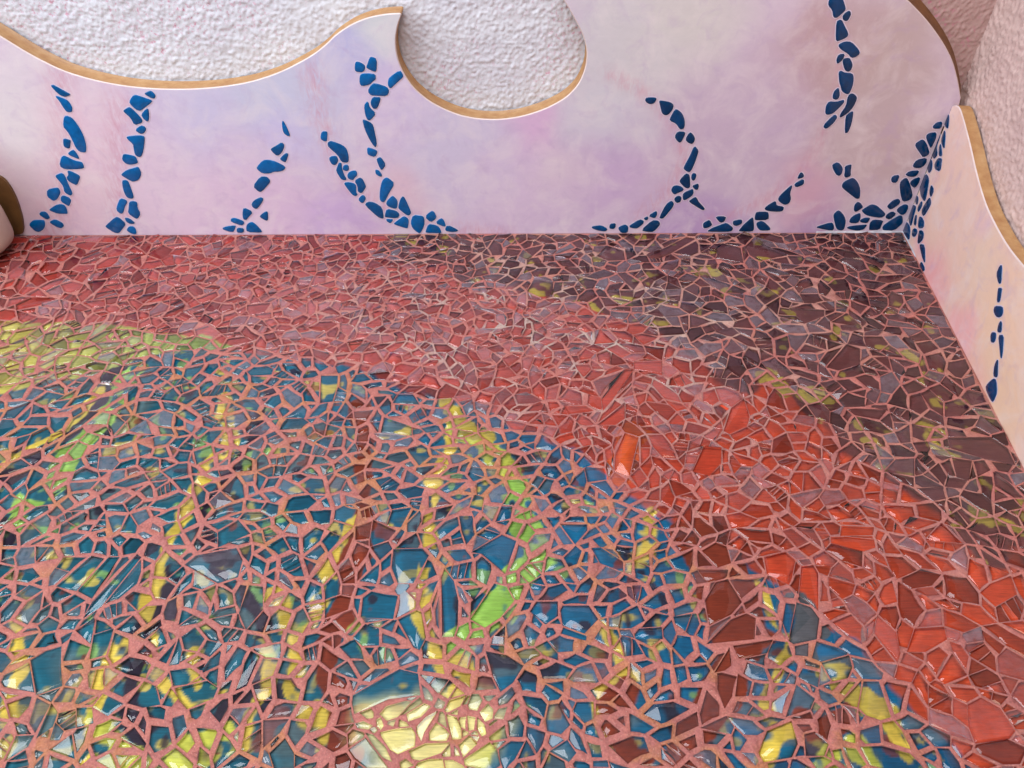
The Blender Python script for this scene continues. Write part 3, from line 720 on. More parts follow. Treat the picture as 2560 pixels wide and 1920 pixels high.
# ---------------------------------------------------------------- painted panels
def panel(name, label, outline, corners, to3, nrm, thick, wash, arcs, base, gain=(1, 1, 1), arc_shade=False):
    root = thing(name, label, 'wall panel', tuple(to3(*outline[0]) * np.array([1, 1, 0])))
    off = np.array(root.location)
    op = ccw(smooth_poly(outline, 2, False) + list(corners))
    bev = .0016
    # inner outline for the rounded front arris
    n = len(op)
    inn = []
    for i in range(n):
        a, b, c = np.array(op[i - 1]), np.array(op[i]), np.array(op[(i + 1) % n])
        t = (c - a) / (np.linalg.norm(c - a) + 1e-9)
        inn.append(tuple(b + np.array([-t[1], t[0]]) * bev))
    xs = [p[0] for p in op]; zs = [p[1] for p in op]
    st = .013
    gx, gz = np.meshgrid(np.arange(min(xs), max(xs), st), np.arange(min(zs), max(zs), st))
    gx = gx.ravel() + rng.uniform(-.002, .002, gx.size); gz = gz.ravel() + rng.uniform(-.002, .002, gz.size)
    d, ins = poly_dist(gx, gz, inn)
    keep = ins & (d > .005)
    pts = [Vector(p) for p in inn] + [Vector((x, z)) for x, z in zip(gx[keep], gz[keep])]
    rv = geometry.delaunay_2d_cdt(pts, [], [list(range(n))], 1, 1e-6)
    cv = np.array([tuple(v) for v in rv[0]]); cf = rv[2]
    col = np.zeros((len(cv), 3)); wsum = np.zeros(len(cv)) + .12
    col += np.asarray(lin(base))[None, :] * .12
    wx = cv[:, 0] + (value_noise(cv[:, 0], cv[:, 1], .05, 3) - .5) * .05
    wz = cv[:, 1] + (value_noise(cv[:, 0], cv[:, 1], .05, 4) - .5) * .05
    for x, z, r, R_, G_, B_ in wash:
        w = np.exp(-((wx - x) ** 2 + (wz - z) ** 2) / (2 * (r * .62) ** 2))
        col += w[:, None] * lin((R_, G_, B_))[None, :]; wsum += w
    col = np.clip(col / wsum[:, None] * gain, 0, .92)
    arc = np.zeros(len(cv))
    for w_, pl in arcs:
        dd, _ = poly_dist(cv[:, 0], cv[:, 1], smooth_poly(pl, 1, False), False)
        arc = np.maximum(arc, np.exp(-(dd / (w_ * .5)) ** 2))
    V3 = [to3(a, b) - off for a, b in cv]
    mesh_obj('painted_face', V3, [f for f in cf], M_WASH, root, False, {'wash': ('FLOAT_COLOR', col), 'arc': ('FLOAT', arc)})
    # gold edge: arris ring + thickness + back
    V, Fc, cl = [], [], []
    ring = [(inn, 0.0), (op, -bev), (op, -thick)]
    for poly, dz in ring:
        for i_, (a, b) in enumerate(poly):
            if dz < -.01 and arc_shade and a > .60 and b > .26:
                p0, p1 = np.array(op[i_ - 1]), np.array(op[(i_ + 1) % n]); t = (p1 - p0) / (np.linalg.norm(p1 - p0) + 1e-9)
                w_ = np.array([t[1], -t[0]]) * .014 * min(1, (a - .60) / .03); a, b = a + w_[0], b + w_[1]  # back ring flared so the painted shade strip shows
            V.append(to3(a, b) - off + nrm * dz)
    fa, fb = [], []
    for k_ in range(2):
        for i in range(n):
            j = (i + 1) % n
            fc = (k_ * n + i, k_ * n + j, (k_ + 1) * n + j, (k_ + 1) * n + i)
            (fa if k_ == 0 else fb).append(fc[::-1])
    mesh_obj('panel_arris', V[:2 * n], fa, M_PALE, root, True)
    e = mesh_obj('gold_edge', V[n:], [tuple(i - n for i in f) for f in fb] + [tuple(range(n, 2 * n))], M_GOLD, root, True)
    if arc_shade:
        e.data.materials.append(mat_plain('brown_arc_shade', lin((92, 58, 30)), lin((122, 80, 44)), .5, 60))  # shadow gap along the arc, painted as a brown strip
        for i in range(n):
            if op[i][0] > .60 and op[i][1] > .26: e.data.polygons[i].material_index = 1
    return root, off
M_PALE = mat_plain('pale_painted_arris', lin((206, 186, 182)), lin((222, 206, 204)), .45, 40)
backto = lambda a, b: np.array([a, 0.0, b])
rightto = lambda a, b: CN + AL * a + ZUP * b
def six(t):
    out = []
    for a in t.split():
        v = [float(q) for q in a.split(',')]
        out.append((v[0] / 1e4, v[1] / 1e4, v[2] / 1e4, v[3], v[4], v[5]))
    return out
arcs = []
for l in lines(BACK_ARCS):
    w_, rest = l.split(' ', 1); arcs.append((float(w_) / 1e4, P(rest)))
bo = P(BACK_OUTLINE)
bo = [(-1.30, bo[0][1] + .07)] + bo
bc_ = [(.790, .22), (CORNER[0] - .0005, .215), (CORNER[0] - .0005, -.020), (-1.30, -.020)]
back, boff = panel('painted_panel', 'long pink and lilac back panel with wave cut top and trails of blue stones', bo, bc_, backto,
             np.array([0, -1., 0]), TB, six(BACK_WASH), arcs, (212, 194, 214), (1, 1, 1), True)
ro = P(RIGHT_OUTLINE)
ro = [(max(a, .0), b) for a, b in ro] + [(.95, .27)]
rc_ = [(.95, -.020), (.0, -.020)]
right, roff = panel('painted_panel', 'pink beige right hand panel sloping down with gold curved edge', ro, rc_, rightto,
              FC, TR, six(RIGHT_WASH), [(.02, P('400,1600 500,800 900,200'))], (206, 178, 172), (1.30, 1.24, 1.12))

def stones(text, parent, off, to3, nrm):
    for l in lines(text):
        p = ccw(smooth_poly(P(l), 1))
        n = len(p); c = cen(p)
        rings = []
        lift = rng.uniform(.0002, .0005)
        for sc_, h in ((-.0021, lift), (-.0005, lift), (-.0005, .0008), (.0007, .0012)):
            q = []
            for i in range(n):
                a, b, d = np.array(p[i - 1]), np.array(p[i]), np.array(p[(i + 1) % n])
                t = (d - a) / (np.linalg.norm(d - a) + 1e-9)
                q.append((b + np.array([-t[1], t[0]]) * sc_, h))
            rings.append(q)
        V = [to3(a[0], a[1]) - off + nrm * h for q in rings for a, h in q]
        V.append(to3(*c) - off + nrm * (.0014))
        F_ = []
        for k_ in range(3):
            for i in range(n):
                j = (i + 1) % n
                F_.append((k_ * n + i, k_ * n + j, (k_ + 1) * n + j, (k_ + 1) * n + i))
        for i in range(n): F_.append((3 * n + i, 3 * n + (i + 1) % n, 4 * n))
        w = to3(*c)
        f = np.clip((w[0] + .1) / .45, 0, 1)
        tint = np.array(lin((2, 86, 148))) * (1 - f) + np.array(lin((1, 50, 92))) * f
        tint = tint * rng.uniform(.75, 1.2)
        o = mesh_obj('blue_stone', V, F_, M_STONE, parent, True, {'tint': ('FLOAT_COLOR', np.repeat(tint[None, :], len(V), 0))})
        o.data.materials.append(M_RIM)
        for i in range(n):
            o.data.polygons[i].material_index = 1; o.data.polygons[i].use_smooth = False
M_RIM = mat_plain('pale_lilac_rim', lin((206, 194, 214)), lin((218, 206, 224)), .5, 60)
stones(BACK_STONES, back, boff, backto, np.array([0, -1., 0]))
stones(RIGHT_STONES, right, roff, rightto, FC)
print('walls', time.time() - T0)

# ---------------------------------------------------------------- rounded object at the left border
def blob(name, label, cat, loc, rx, ry, rz, mat, e=.55):
    V, F_ = [], []
    nu, nv = 40, 24
    sg = lambda v, p_: math.copysign(abs(v) ** p_, v)
    for j in range(nv + 1):
        ph = -math.pi / 2 + math.pi * j / nv
        for i in range(nu):
            th = 2 * math.pi * i / nu
            V.append((rx * sg(math.cos(ph), e) * sg(math.cos(th), e), ry * sg(math.cos(ph), e) * sg(math.sin(th), e), rz * sg(math.sin(ph), e)))
    for j in range(nv):
        for i in range(nu):
            F_.append((j * nu + i, j * nu + (i + 1) % nu, (j + 1) * nu + (i + 1) % nu, (j + 1) * nu + i))
    o = mesh_obj(name, V, F_, mat, None, True)
    o.location = loc; o['label'] = label; o['category'] = cat
    return o
M_POST = mat_plain('pale_beige_paint', lin((182, 156, 142)), lin((198, 174, 158)), .5, 14)
PSHADE = [(-1.0027, 0.1432), (-0.9495, 0.131), (-0.9389, 0.1149), (-0.9369, 0.0818), (-0.9428, 0.0434), (-0.951, 0.0171), (-0.9607, 0.0019), (-1.0701, 0.0023)]  # outline of the corner shade, laid on the wall as a brown sheet
post = blob('rounded_post', 'pale beige rounded post end cut off by the left border beside the red glass', 'post', (-1.0275, -.065, .060), .085, .040, .056, M_POST, .5)
# unseen block added left of the border to shade the wall corner
pv = []
for z in (-.058, .19):
    pv += [(-.30, -.085, z), (.050, -.085, z), (.062, -.07, z), (.050, -.03, z), (.010, -.01, z), (-.30, -.01, z)]
bp_ = smooth_poly(PSHADE, 2)
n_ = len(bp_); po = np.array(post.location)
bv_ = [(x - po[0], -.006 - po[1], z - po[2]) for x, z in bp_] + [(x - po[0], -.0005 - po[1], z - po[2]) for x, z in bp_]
mesh_obj('brown_shade', bv_, [tuple(range(n_)), tuple(range(n_, 2 * n_))[::-1]] + [(i, n_ + i, n_ + (i + 1) % n_, (i + 1) % n_) for i in range(n_)], mat_plain('dark_brown_shade', lin((88, 60, 30)), lin((108, 76, 40)), .5, 40), post)
mesh_obj('shade_block', pv, [tuple(range(6))[::-1], tuple(range(6, 12))] + [(i, (i + 1) % 6, 6 + (i + 1) % 6, 6 + i) for i in range(6)], M_POST, post)

# ---------------------------------------------------------------- mosaic: painted board under clear glass in grout
mosaic = thing('mosaic_counter', 'broad mosaic counter of broken clear glass over blue, red and plum paint in pink grout', 'mosaic', (0, -.5, -.005))
MO = np.array([0, -.5, -.005])
def right_x(y): return CORNER[0] + ALONG[0] / ALONG[1] * y
BOARD_Z, TOP = -.0038, 0.0
PAL = {'blue': (0, 112, 150), 'red': (192, 62, 50), 'plum': (114, 60, 60), 'yellow': (232, 204, 84), 'green': (160, 202, 92), 'yelgreen': (208, 210, 84),
       'indigo': (44, 32, 54), 'brown': (142, 54, 30), 'cream': (248, 236, 160), 'olive': (196, 174, 70), 'orange': (214, 88, 26), 'grey': (92, 96, 102)}
PAL = {k_: np.array(lin(v)) for k_, v in PAL.items()}
bands = {'plum': P(BAND_PLUM), 'yellow': P(BAND_YELLOW), 'blue': P(BAND_BLUE), 'cream': P(PATCH_CREAM)}
strokes = []
for l in lines(STROKES):
    c_, w_, rest = l.split(' ', 2)
    strokes.append((c_, float(w_) / 1e4 * (1.35 if c_ == 'yellow' else 1.4 if 'gre' in c_ and c_ != 'grey' else 1.15), P(rest)))
def paint(x, y):
    """colour painted on the board at each point"""
    jx = x + (value_noise(x, y, .03, 21) - .5) * .018 + (value_noise(x, y, .008, 22) - .5) * .003
    jy = y + (value_noise(x, y, .03, 23) - .5) * .016 + (value_noise(x, y, .008, 24) - .5) * .006
    col = np.repeat(PAL['red'][None, :], len(x), 0)
    # red runs from crimson at the far left to orange red at the near right
    f = np.clip((x + .2) / .8 - (y + .4) * .6, 0, 1)
    col = col * (1 - f[:, None]) + np.array(lin((210, 78, 42)))[None, :] * f[:, None]
    def lay(c, a):
        nonlocal col
        a = a[:, None]; col = col * (1 - a) + c * a
    def poly(pl, c, soft=.003):
        d, ins = poly_dist(jx, jy, pl)
        sd = np.where(ins, d, -d)
        lay(c, np.clip(sd / soft * .5 + .5, 0, 1))
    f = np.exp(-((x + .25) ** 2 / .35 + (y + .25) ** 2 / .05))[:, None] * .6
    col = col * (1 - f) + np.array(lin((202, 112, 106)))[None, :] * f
    sx, sy = jx.copy(), jy.copy()
    jx = jx + (value_noise(x, y, .045, 25) - .5) * .07; jy = jy + (value_noise(x, y, .045, 26) - .5) * .07
    poly(bands['plum'], PAL['plum'][None, :], .006)
    d, ins = poly_dist(jx, jy, bands['plum'])
    lay(PAL['olive'][None, :], np.clip((value_noise(x, y, .032, 81) * .6 + value_noise(x, y, .013, 82) * .4 - .72) * 14, 0, .75) * ins)
    jx, jy = sx, sy
    t = np.clip((x + .80) / .35, 0, 1)[:, None]
    poly(bands['yellow'], np.array(lin((202, 190, 96)))[None, :] * (1 - t) + np.array(lin((158, 186, 100)))[None, :] * t)
    t = np.clip((-x + .1) / .5 - (y + .6) * .8, 0, 1)[:, None]
    poly(bands['blue'], np.array(lin((0, 104, 148)))[None, :] * (1 - t) + np.array(lin((12, 102, 124)))[None, :] * t)
    d, ins = poly_dist(jx, jy, bands['blue'])
    gw = np.clip((value_noise(x * .6, y, .06, 27) * .6 + value_noise(x * .5, y, .02, 28) * .4 - .60) * 6, 0, .5) * ins
    lay(np.array(lin((112, 116, 108)))[None, :], gw)
    for c_, k_, sd_, th in (('yellow', .75, 91, .755), ('indigo', .9, 92, .72), ('olive', .6, 93, .745), ('brown', .7, 94, .75), ('green', .6, 95, .77)):
        v_ = value_noise(x + y * .3, y, .034, sd_) * .62 + value_noise(x, y, .012, sd_ + 10) * .38
        lay(PAL[c_][None, :], np.clip((v_ - th) * 16, 0, k_) * (ins & (d > .02)))
    wob = .011
    sx = jx + (value_noise(x, y, .022, 31) - .5) * wob; sy = jy + (value_noise(x, y, .022, 32) - .5) * wob
    brk = np.clip((value_noise(x, y, .026, 33) * .6 + value_noise(x, y, .011, 34) * .4 - .29) * 14, 0, 1)
    for c_, w_, pl in strokes:
        d, _ = poly_dist(sx, sy, smooth_poly(pl, 2, False), False)
        lay(PAL[c_][None, :], np.clip((w_ * .5 - d) / .0020 + .5, 0, 1) * (brk if c_ in ('yellow', 'yelgreen', 'indigo', 'green') else 1))
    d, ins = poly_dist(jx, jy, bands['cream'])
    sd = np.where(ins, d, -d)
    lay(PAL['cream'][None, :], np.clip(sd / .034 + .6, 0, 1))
    return col
YN = -1.10
st = .0023
xs = np.arange(-1.16, .80, st); ys = np.arange(YN, .0001, st)
X, Y = np.meshgrid(xs, ys)
r_, c_n = X.shape
Xf = np.minimum(X.ravel(), right_x(Y.ravel()) - .0005)
Yf = np.minimum(Y.ravel(), -.0020)
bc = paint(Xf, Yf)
idx = np.arange(r_ * c_n).reshape(r_, c_n)
q = np.stack([idx[:-1, :-1], idx[:-1, 1:], idx[1:, 1:], idx[1:, :-1]], -1).reshape(-1, 4)
keepq = (X.ravel()[q[:, 0]] < right_x(Y.ravel()[q[:, 0]])) & (Xf[q[:, 0]] > -.62 + (Yf[q[:, 0]] + 1.1) * -.50)
q = q[keepq]
used = np.unique(q); remap = np.full(r_ * c_n, -1); remap[used] = np.arange(len(used))
q = remap[q]
BV = np.stack([Xf[used], Yf[used], np.full(len(used), BOARD_Z)], 1) - MO
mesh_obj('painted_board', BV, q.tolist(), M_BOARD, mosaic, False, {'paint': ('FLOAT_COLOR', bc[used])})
print('board', len(used), time.time() - T0)

# --- shards
szs = np.array([[float(v) for v in a.split(',')] for a in SIZES.split()]); szs[:, :2] /= 1e4; szs[:, 2] /= 1e3
def size_at(x, y):
    d2 = (szs[:, 0] - x) ** 2 + (szs[:, 1] - y) ** 2 + .0008
    w = 1 / d2 ** 1.5
    return float((w * szs[:, 2]).sum() / w.sum())
def left_x(y): return -.62 + (y + 1.1) * -.50
bl_poly = bands['blue']
def kind_at(px, py):
    d, i = poly_dist(np.array([px]), np.array([py]), bl_poly)
    if i[0]: return 'blue'
    d, i = poly_dist(np.array([px]), np.array([py]), bands['plum'])
    return 'plum' if i[0] else 'red'
traced, hulls = [], []
for l in lines(TRACED_SHARDS):
    p = ccw(P(l))
    h = hull(p)
    q_ = p; ok = True
    for h2, c2, r2 in hulls:
        if math.hypot(cen(p)[0] - c2[0], cen(p)[1] - c2[1]) > r2 + .12: continue
        # already apart? look for a separating edge, else cut by the best one
        best = None
        for i in range(len(h2)):
            a, b = h2[i], h2[(i + 1) % len(h2)]
            L = math.hypot(b[0] - a[0], b[1] - a[1])
            if L < 1e-5: continue
            nx, ny = (b[1] - a[1]) / L, -(b[0] - a[0]) / L
            c = nx * a[0] + ny * a[1]
            s_ = min(nx * v[0] + ny * v[1] - c for v in q_)
            m_ = nx * cen(q_)[0] + ny * cen(q_)[1] - c
            if best is None or (s_, m_) > best[0]: best = ((s_, m_), nx, ny, c)
        sep = best[0][0] > .0006
        if not sep:
            sep2 = False
            for i in range(len(h)):
                a, b = h[i], h[(i + 1) % len(h)]
                L = math.hypot(b[0] - a[0], b[1] - a[1])
                if L < 1e-5: continue
                nx, ny = (b[1] - a[1]) / L, -(b[0] - a[0]) / L
                if min(nx * v[0] + ny * v[1] - (nx * a[0] + ny * a[1]) for v in h2) > .0006: sep2 = True; break
            if not sep2:
                q_ = clip(q_, -best[1], -best[2], -(best[3] + .0012))
                if len(q_) < 3: ok = False; break
    if not ok or abs(area2(q_)) < .00004: continue
    q_ = ccw(q_)
    h = hull(q_)
    traced.append(q_); c = cen(h)
    hulls.append((h, c, max(math.hypot(v[0] - c[0], v[1] - c[1]) for v in h)))
print('traced', len(traced))
# scattered corner points -> triangles -> random merging into three to six sided splinters
CELL = .05
grid = {}
def put(x, y, w): grid.setdefault((int(x // CELL), int(y // CELL)), []).append((x, y, w))
cps, cedges = [], []
for q_ in traced:
    b = len(cps); n = len(q_)
    cps += list(q_)
    cedges += [(b + i, b + (i + 1) % n) for i in range(n)]
    for i in range(n):
        a, d = np.array(q_[i]), np.array(q_[(i + 1) % n])
        m_ = max(1, int(np.linalg.norm(d - a) / .008))
        for t in range(m_): put(*(a + (d - a) * t / m_), .0)
tb = np.array([list(c) + [r] for h, c, r in hulls])
def in_traced(x, y):
    for i in np.nonzero((tb[:, 0] - x) ** 2 + (tb[:, 1] - y) ** 2 < (tb[:, 2] + .004) ** 2)[0]:
        _, q_ = poly_dist(np.array([x]), np.array([y]), traced[i])
        if q_[0]: return True
    return False
BX = .0022
nrx, nry = (-ALONG[1], ALONG[0]) if -ALONG[1] > 0 else (ALONG[1], -ALONG[0])
b4 = [(left_x(YN), YN + .004), (right_x(YN) - BX, YN + .004), (right_x(0) - BX, -BX), (left_x(0), -BX)]
b0 = len(cps); k0 = 0
for i in range(4):
    a, d = np.array(b4[i]), np.array(b4[(i + 1) % 4])
    L = np.linalg.norm(d - a); t = 0.0
    while t < L - .008:
        p_ = a + (d - a) * t / L
        if not in_traced(*p_): cps.append(tuple(p_)); put(p_[0], p_[1], .5)
        t += rng.uniform(.014, .032)
for a_, b_ in rng.random((90000, 2)):
    y = YN + .012 - (YN + .018) * b_
    x = left_x(y) + .006 + (right_x(y) - left_x(y) - .014) * a_
    r = size_at(x, y) * (1.0 if y > -.45 else max(.84, 1 + (y + .45) * .6)) * (rng.uniform(.6, .8) if rng.random() < .18 else rng.uniform(.8, 1.2))
    gx, gy = int(x // CELL), int(y // CELL)
    ok = True
    for i in (-1, 0, 1):
        for j in (-1, 0, 1):
            for (sx, sy, w_) in grid.get((gx + i, gy + j), ()):
                rr = r if w_ > .4 else r * .62
                if (sx - x) ** 2 + (sy - y) ** 2 < rr * rr: ok = False; break
            if not ok: break
        if not ok: break
    if ok and not in_traced(x, y):
        put(x, y, 1.); cps.append((x, y))
print('points', len(cps), time.time() - T0)
rv = geometry.delaunay_2d_cdt([Vector(p_) for p_ in cps], cedges, [], 0, 1e-6)
V2 = np.array([tuple(v) for v in rv[0]])
T2 = [tuple(f) for f in rv[2] if len(f) == 3]
cset = set()
vmap = {}
for new, olds in enumerate(rv[3]):
    for o_ in olds: vmap[o_] = new
for i, j in cedges:
    if i in vmap and j in vmap: cset.add((min(vmap[i], vmap[j]), max(vmap[i], vmap[j])))
loops, owner, e2 = {}, {}, {}
for k_, f in enumerate(T2):
    p_ = V2[list(f)]
    c = p_.mean(0)
    if in_traced(c[0], c[1]): continue
    f = list(f)
    if area2([tuple(v) for v in p_]) < 0: f = f[::-1]
    loops[k_] = f
    for i in range(3): e2[(f[i], f[(i + 1) % 3])] = k_
size_n = {k_: 1 for k_ in loops}
cap = {k_: int(rng.choice([1, 2, 2, 2, 3, 3, 4])) for k_ in loops}
root_of = {k_: k_ for k_ in loops}
def find(k_):
    while root_of[k_] != k_: k_ = root_of[k_]
    return k_
def convex(l):
    n = len(l)
    for i in range(n):
        a, b, c = V2[l[i - 1]], V2[l[i]], V2[l[(i + 1) % n]]
        cr = (b[0] - a[0]) * (c[1] - b[1]) - (b[1] - a[1]) * (c[0] - b[0])
        if cr < .04 * np.hypot(*(b - a)) * np.hypot(*(c - b)): return False
    return True
ek = [e for e in e2 if (e[1], e[0]) in e2 and e[0] < e[1] and e not in cset]
el = np.array([np.hypot(*(V2[i] - V2[j])) for i, j in ek])
for q_ in np.argsort(-el * rng.uniform(.35, 1.0, len(el))):          # longest shared edges vanish first
    i, j = ek[q_]
    A, B = find(e2[(i, j)]), find(e2[(j, i)])
    if A == B or size_n[A] + size_n[B] > min(max(cap[A], cap[B]), 4): continue
    la, lb = loops[A], loops[B]
    ia = [t for t in range(len(la)) if la[t] == i and la[(t + 1) % len(la)] == j]
    ib = [t for t in range(len(lb)) if lb[t] == j and lb[(t + 1) % len(lb)] == i]
    if not ia or not ib: continue
    la = la[ia[0] + 1:] + la[:ia[0] + 1]; lb = lb[ib[0] + 1:] + lb[:ib[0] + 1]      # la starts at j and ends at i; lb starts at i and ends at j
    l = la + lb[1:-1]
    if len(set(l)) != len(l) or not convex(l): continue
    loops[A] = l; size_n[A] += size_n[B]; root_of[B] = A; cap[A] = min(cap[A], cap[B]) if rng.random() < .3 else max(cap[A], cap[B])
    del loops[B]
shards = [(p, True) for p in traced]
def curve(p):
    """bow a few edges inward, like snapped glass"""
    out = []
    n = len(p)
    for i in range(n):
        a, b = p[i], p[(i + 1) % n]
        out.append(a)
        L = math.hypot(b[0] - a[0], b[1] - a[1])
        if L > .013 and rng.random() < .24:
            nx, ny = -(b[1] - a[1]) / L, (b[0] - a[0]) / L
            d = L * rng.uniform(.02, .075)
            for t, k_ in ((.3, .82), (.65, .9)):
                out.append((a[0] + (b[0] - a[0]) * t + nx * d * k_, a[1] + (b[1] - a[1]) * t + ny * d * k_))
    return out
for k_, l in loops.items():
    p = ccw([tuple(V2[v]) for v in l])
    c = cen(p)
    if c[0] < left_x(c[1]): continue
    kd = kind_at(*c)
    gp = {'blue': .0020, 'red': .0012, 'plum': .0011}[kd]
    if rng.random() < .3: gp *= .4
    s_ = inset(p, [gp * rng.uniform(.2, 2.1) for _ in range(12)])
    if len(s_) < 3: continue
    if rng.random() < (.6 if kd == 'blue' else .42):
        i = int(rng.integers(len(s_))); a = np.array(s_[i]); c = np.array(cen(s_))
        v = a - c; L = np.linalg.norm(v)
        ang = math.atan2(v[1], v[0]) + rng.normal(0, .45)
        nx, ny = math.cos(ang), math.sin(ang)
        s_ = clip(s_, nx, ny, nx * c[0] + ny * c[1] + L * rng.uniform(.5, .85))
        if len(s_) < 3: continue
    pieces = [s_]
    if abs(area2(s_)) > 2.4e-4 and rng.random() < .20:                # tapped into strips that stay side by side
        a = np.array(s_); u_, sv, vt = np.linalg.svd(a - a.mean(0))
        ang = math.atan2(vt[0][1], vt[0][0]) + rng.normal(0, .25)
        m_ = int(rng.integers(1, 4)); L = np.ptp((a @ np.array([math.cos(ang), math.sin(ang)])))
        c = a.mean(0)
        for t in range(m_):
            off = L * ((t + 1) / (m_ + 1) - .5) * rng.uniform(.8, 1.1); a1 = ang + rng.normal(0, .10)
            nx, ny = math.cos(a1), math.sin(a1); cc = nx * c[0] + ny * c[1] + off
            nxt = []
            for q_ in pieces:
                for w in (clip(q_, nx, ny, cc - .0003), clip(q_, -nx, -ny, -cc - .0003)):
                    if len(w) >= 3 and abs(area2(w)) > 1.2e-5: nxt.append(w)
            pieces = nxt
    elif rng.random() < .35:
        c = np.array(cen(s_)); an = rng.normal(0, .07); k2 = rng.uniform(.88, .98)
        ca, sa = math.cos(an) * k2, math.sin(an) * k2
        pieces = [[(c[0] + (q_[0] - c[0]) * ca - (q_[1] - c[1]) * sa, c[1] + (q_[0] - c[0]) * sa + (q_[1] - c[1]) * ca) for q_ in s_]]
    for s_ in pieces:
        t_ = [s_[i] for i in range(len(s_)) if math.hypot(s_[i][0] - s_[i - 1][0], s_[i][1] - s_[i - 1][1]) > .0011]
        if len(t_) < 3 or abs(area2(t_)) < 2.4e-5: continue
        shards.append((t_, False))
print('shards', len(shards), time.time() - T0)

# outlines for the grout bed (with the bowed edges)
final = []
for p, tr_ in shards:
    final.append((ccw(curve(p)) if not tr_ else p, tr_))
pts, faces = [], []
for p, _ in final:
    b = len(pts)
    pts += [Vector(a) for a in p]; faces.append(list(range(b, b + len(p))))
bnd = [(left_x(YN) - .003, YN), (right_x(YN) - .0004, YN), (right_x(0) - .0004, -.0018), (left_x(0) - .003, -.0018)]
# extra points along the long borders keep the triangles well shaped
bp = []
for i in range(4):
    a, b = np.array(bnd[i]), np.array(bnd[(i + 1) % 4])
    for t in np.linspace(0, 1, 60, endpoint=False): bp.append(tuple(a + (b - a) * t))
b0 = len(pts); pts += [Vector(a) for a in bp]
edges = [(b0 + i, b0 + (i + 1) % len(bp)) for i in range(len(bp))]
for f in faces: edges += [(f[i], f[(i + 1) % len(f)]) for i in range(len(f))]
rv = geometry.delaunay_2d_cdt(pts, edges, [], 0, 1e-6)
gv = np.array([tuple(v) for v in rv[0]]); tri = np.array([f for f in rv[2] if len(f) == 3])
print('cdt', len(gv), len(tri), time.time() - T0)
GZ = -.0005
tc = gv[tri].mean(1)
BIN = .02
bins = {}
for i, (x, y) in enumerate(tc): bins.setdefault((int(x // BIN), int(y // BIN)), []).append(i)
solid = np.zeros(len(tri), bool)
for p, _ in final:
    pa = np.array(p); lo, hi = pa.min(0), pa.max(0)
    ids = []
    for i in range(int(lo[0] // BIN), int(hi[0] // BIN) + 1):
        for j in range(int(lo[1] // BIN), int(hi[1] // BIN) + 1): ids += bins.get((i, j), [])
    ids = np.array(ids, int)
    if len(ids):
        _, ins = poly_dist(tc[ids, 0], tc[ids, 1], p)
        solid[ids[ins]] = True
tri = tri[~solid]
a, b, c = gv[tri[:, 0]], gv[tri[:, 1]], gv[tri[:, 2]]
ar = .5 * np.abs((b[:, 0] - a[:, 0]) * (c[:, 1] - a[:, 1]) - (b[:, 1] - a[:, 1]) * (c[:, 0] - a[:, 0]))
pe = np.hypot(*(a - b).T) + np.hypot(*(b - c).T) + np.hypot(*(c - a).T)
inr = 2 * ar / pe
gz = np.full(len(gv), GZ) + (value_noise(gv[:, 0], gv[:, 1], .02, 51) - .5) * .0005
GV = [(x, y, z) for (x, y), z in zip(gv, gz)]; GF = []
for t, rr, ce in zip(tri, inr, (a + b + c) / 3):
    if rr > .0008:
        k_ = len(GV); GV.append((ce[0], ce[1], GZ - min(.0011, rr * .45)))
        GF += [(t[0], t[1], k_), (t[1], t[2], k_), (t[2], t[0], k_)]
    else: GF.append(tuple(t))
# walls of the grout down to the board, round every piece
ecount = {}
for t in tri:
    for i in range(3):
        e = (int(t[i]), int(t[(i + 1) % 3]))
        if (e[1], e[0]) in ecount: ecount.pop((e[1], e[0]))
        else: ecount[e] = 1
low = {}
for (i, j) in list(ecount):
    for v in (i, j):
        if v not in low:
            low[v] = len(GV); GV.append((gv[v][0], gv[v][1], BOARD_Z + .0001))
    GF.append((j, i, low[i], low[j]))
GA = np.array(GV)
def grout_col(x, y):
    base = np.repeat(np.array(lin((186, 112, 102)))[None, :], len(x), 0)
    nz = value_noise(x, y, .05, 61); n2 = value_noise(x, y, .02, 62)
    db, ib = poly_dist(x, y, bl_poly)
    sb = np.where(ib, np.clip(db / .04, 0, 1), 0)
    w = np.clip((n2 * .6 + nz * .4 - .60) * 7, 0, .6) * sb                 # orange yellow patches among the blue
    base = base * (1 - w[:, None]) + np.array(lin((188, 126, 70)))[None, :] * w[:, None]
    far = np.clip(1 - db / .03, 0, 1); far = np.where(ib, 0, 1)
    dx = np.exp(-((x - .10) ** 2 / .10 + (y + .28) ** 2 / .045))
    w = np.clip((n2 * .5 + nz * .5 - .50) * 6, 0, 1) * far * np.clip(dx * 1.1 + .12, 0, .85)   # pale sandy patches
    base = base * (1 - w[:, None]) + np.array(lin((192, 172, 162)))[None, :] * w[:, None]
    dp, ip = poly_dist(x, y, bands['plum'])
    w = np.where(ip, .35, 0) * (nz > .45)
    base = base * (1 - w[:, None]) + np.array(lin((190, 140, 120)))[None, :] * w[:, None]
    return base
mesh_obj('grout', GA - MO, GF, M_GROUT, mosaic, True, {'paint': ('FLOAT_COLOR', grout_col(GA[:, 0], GA[:, 1]))})
print('grout', len(GV), time.time() - T0)

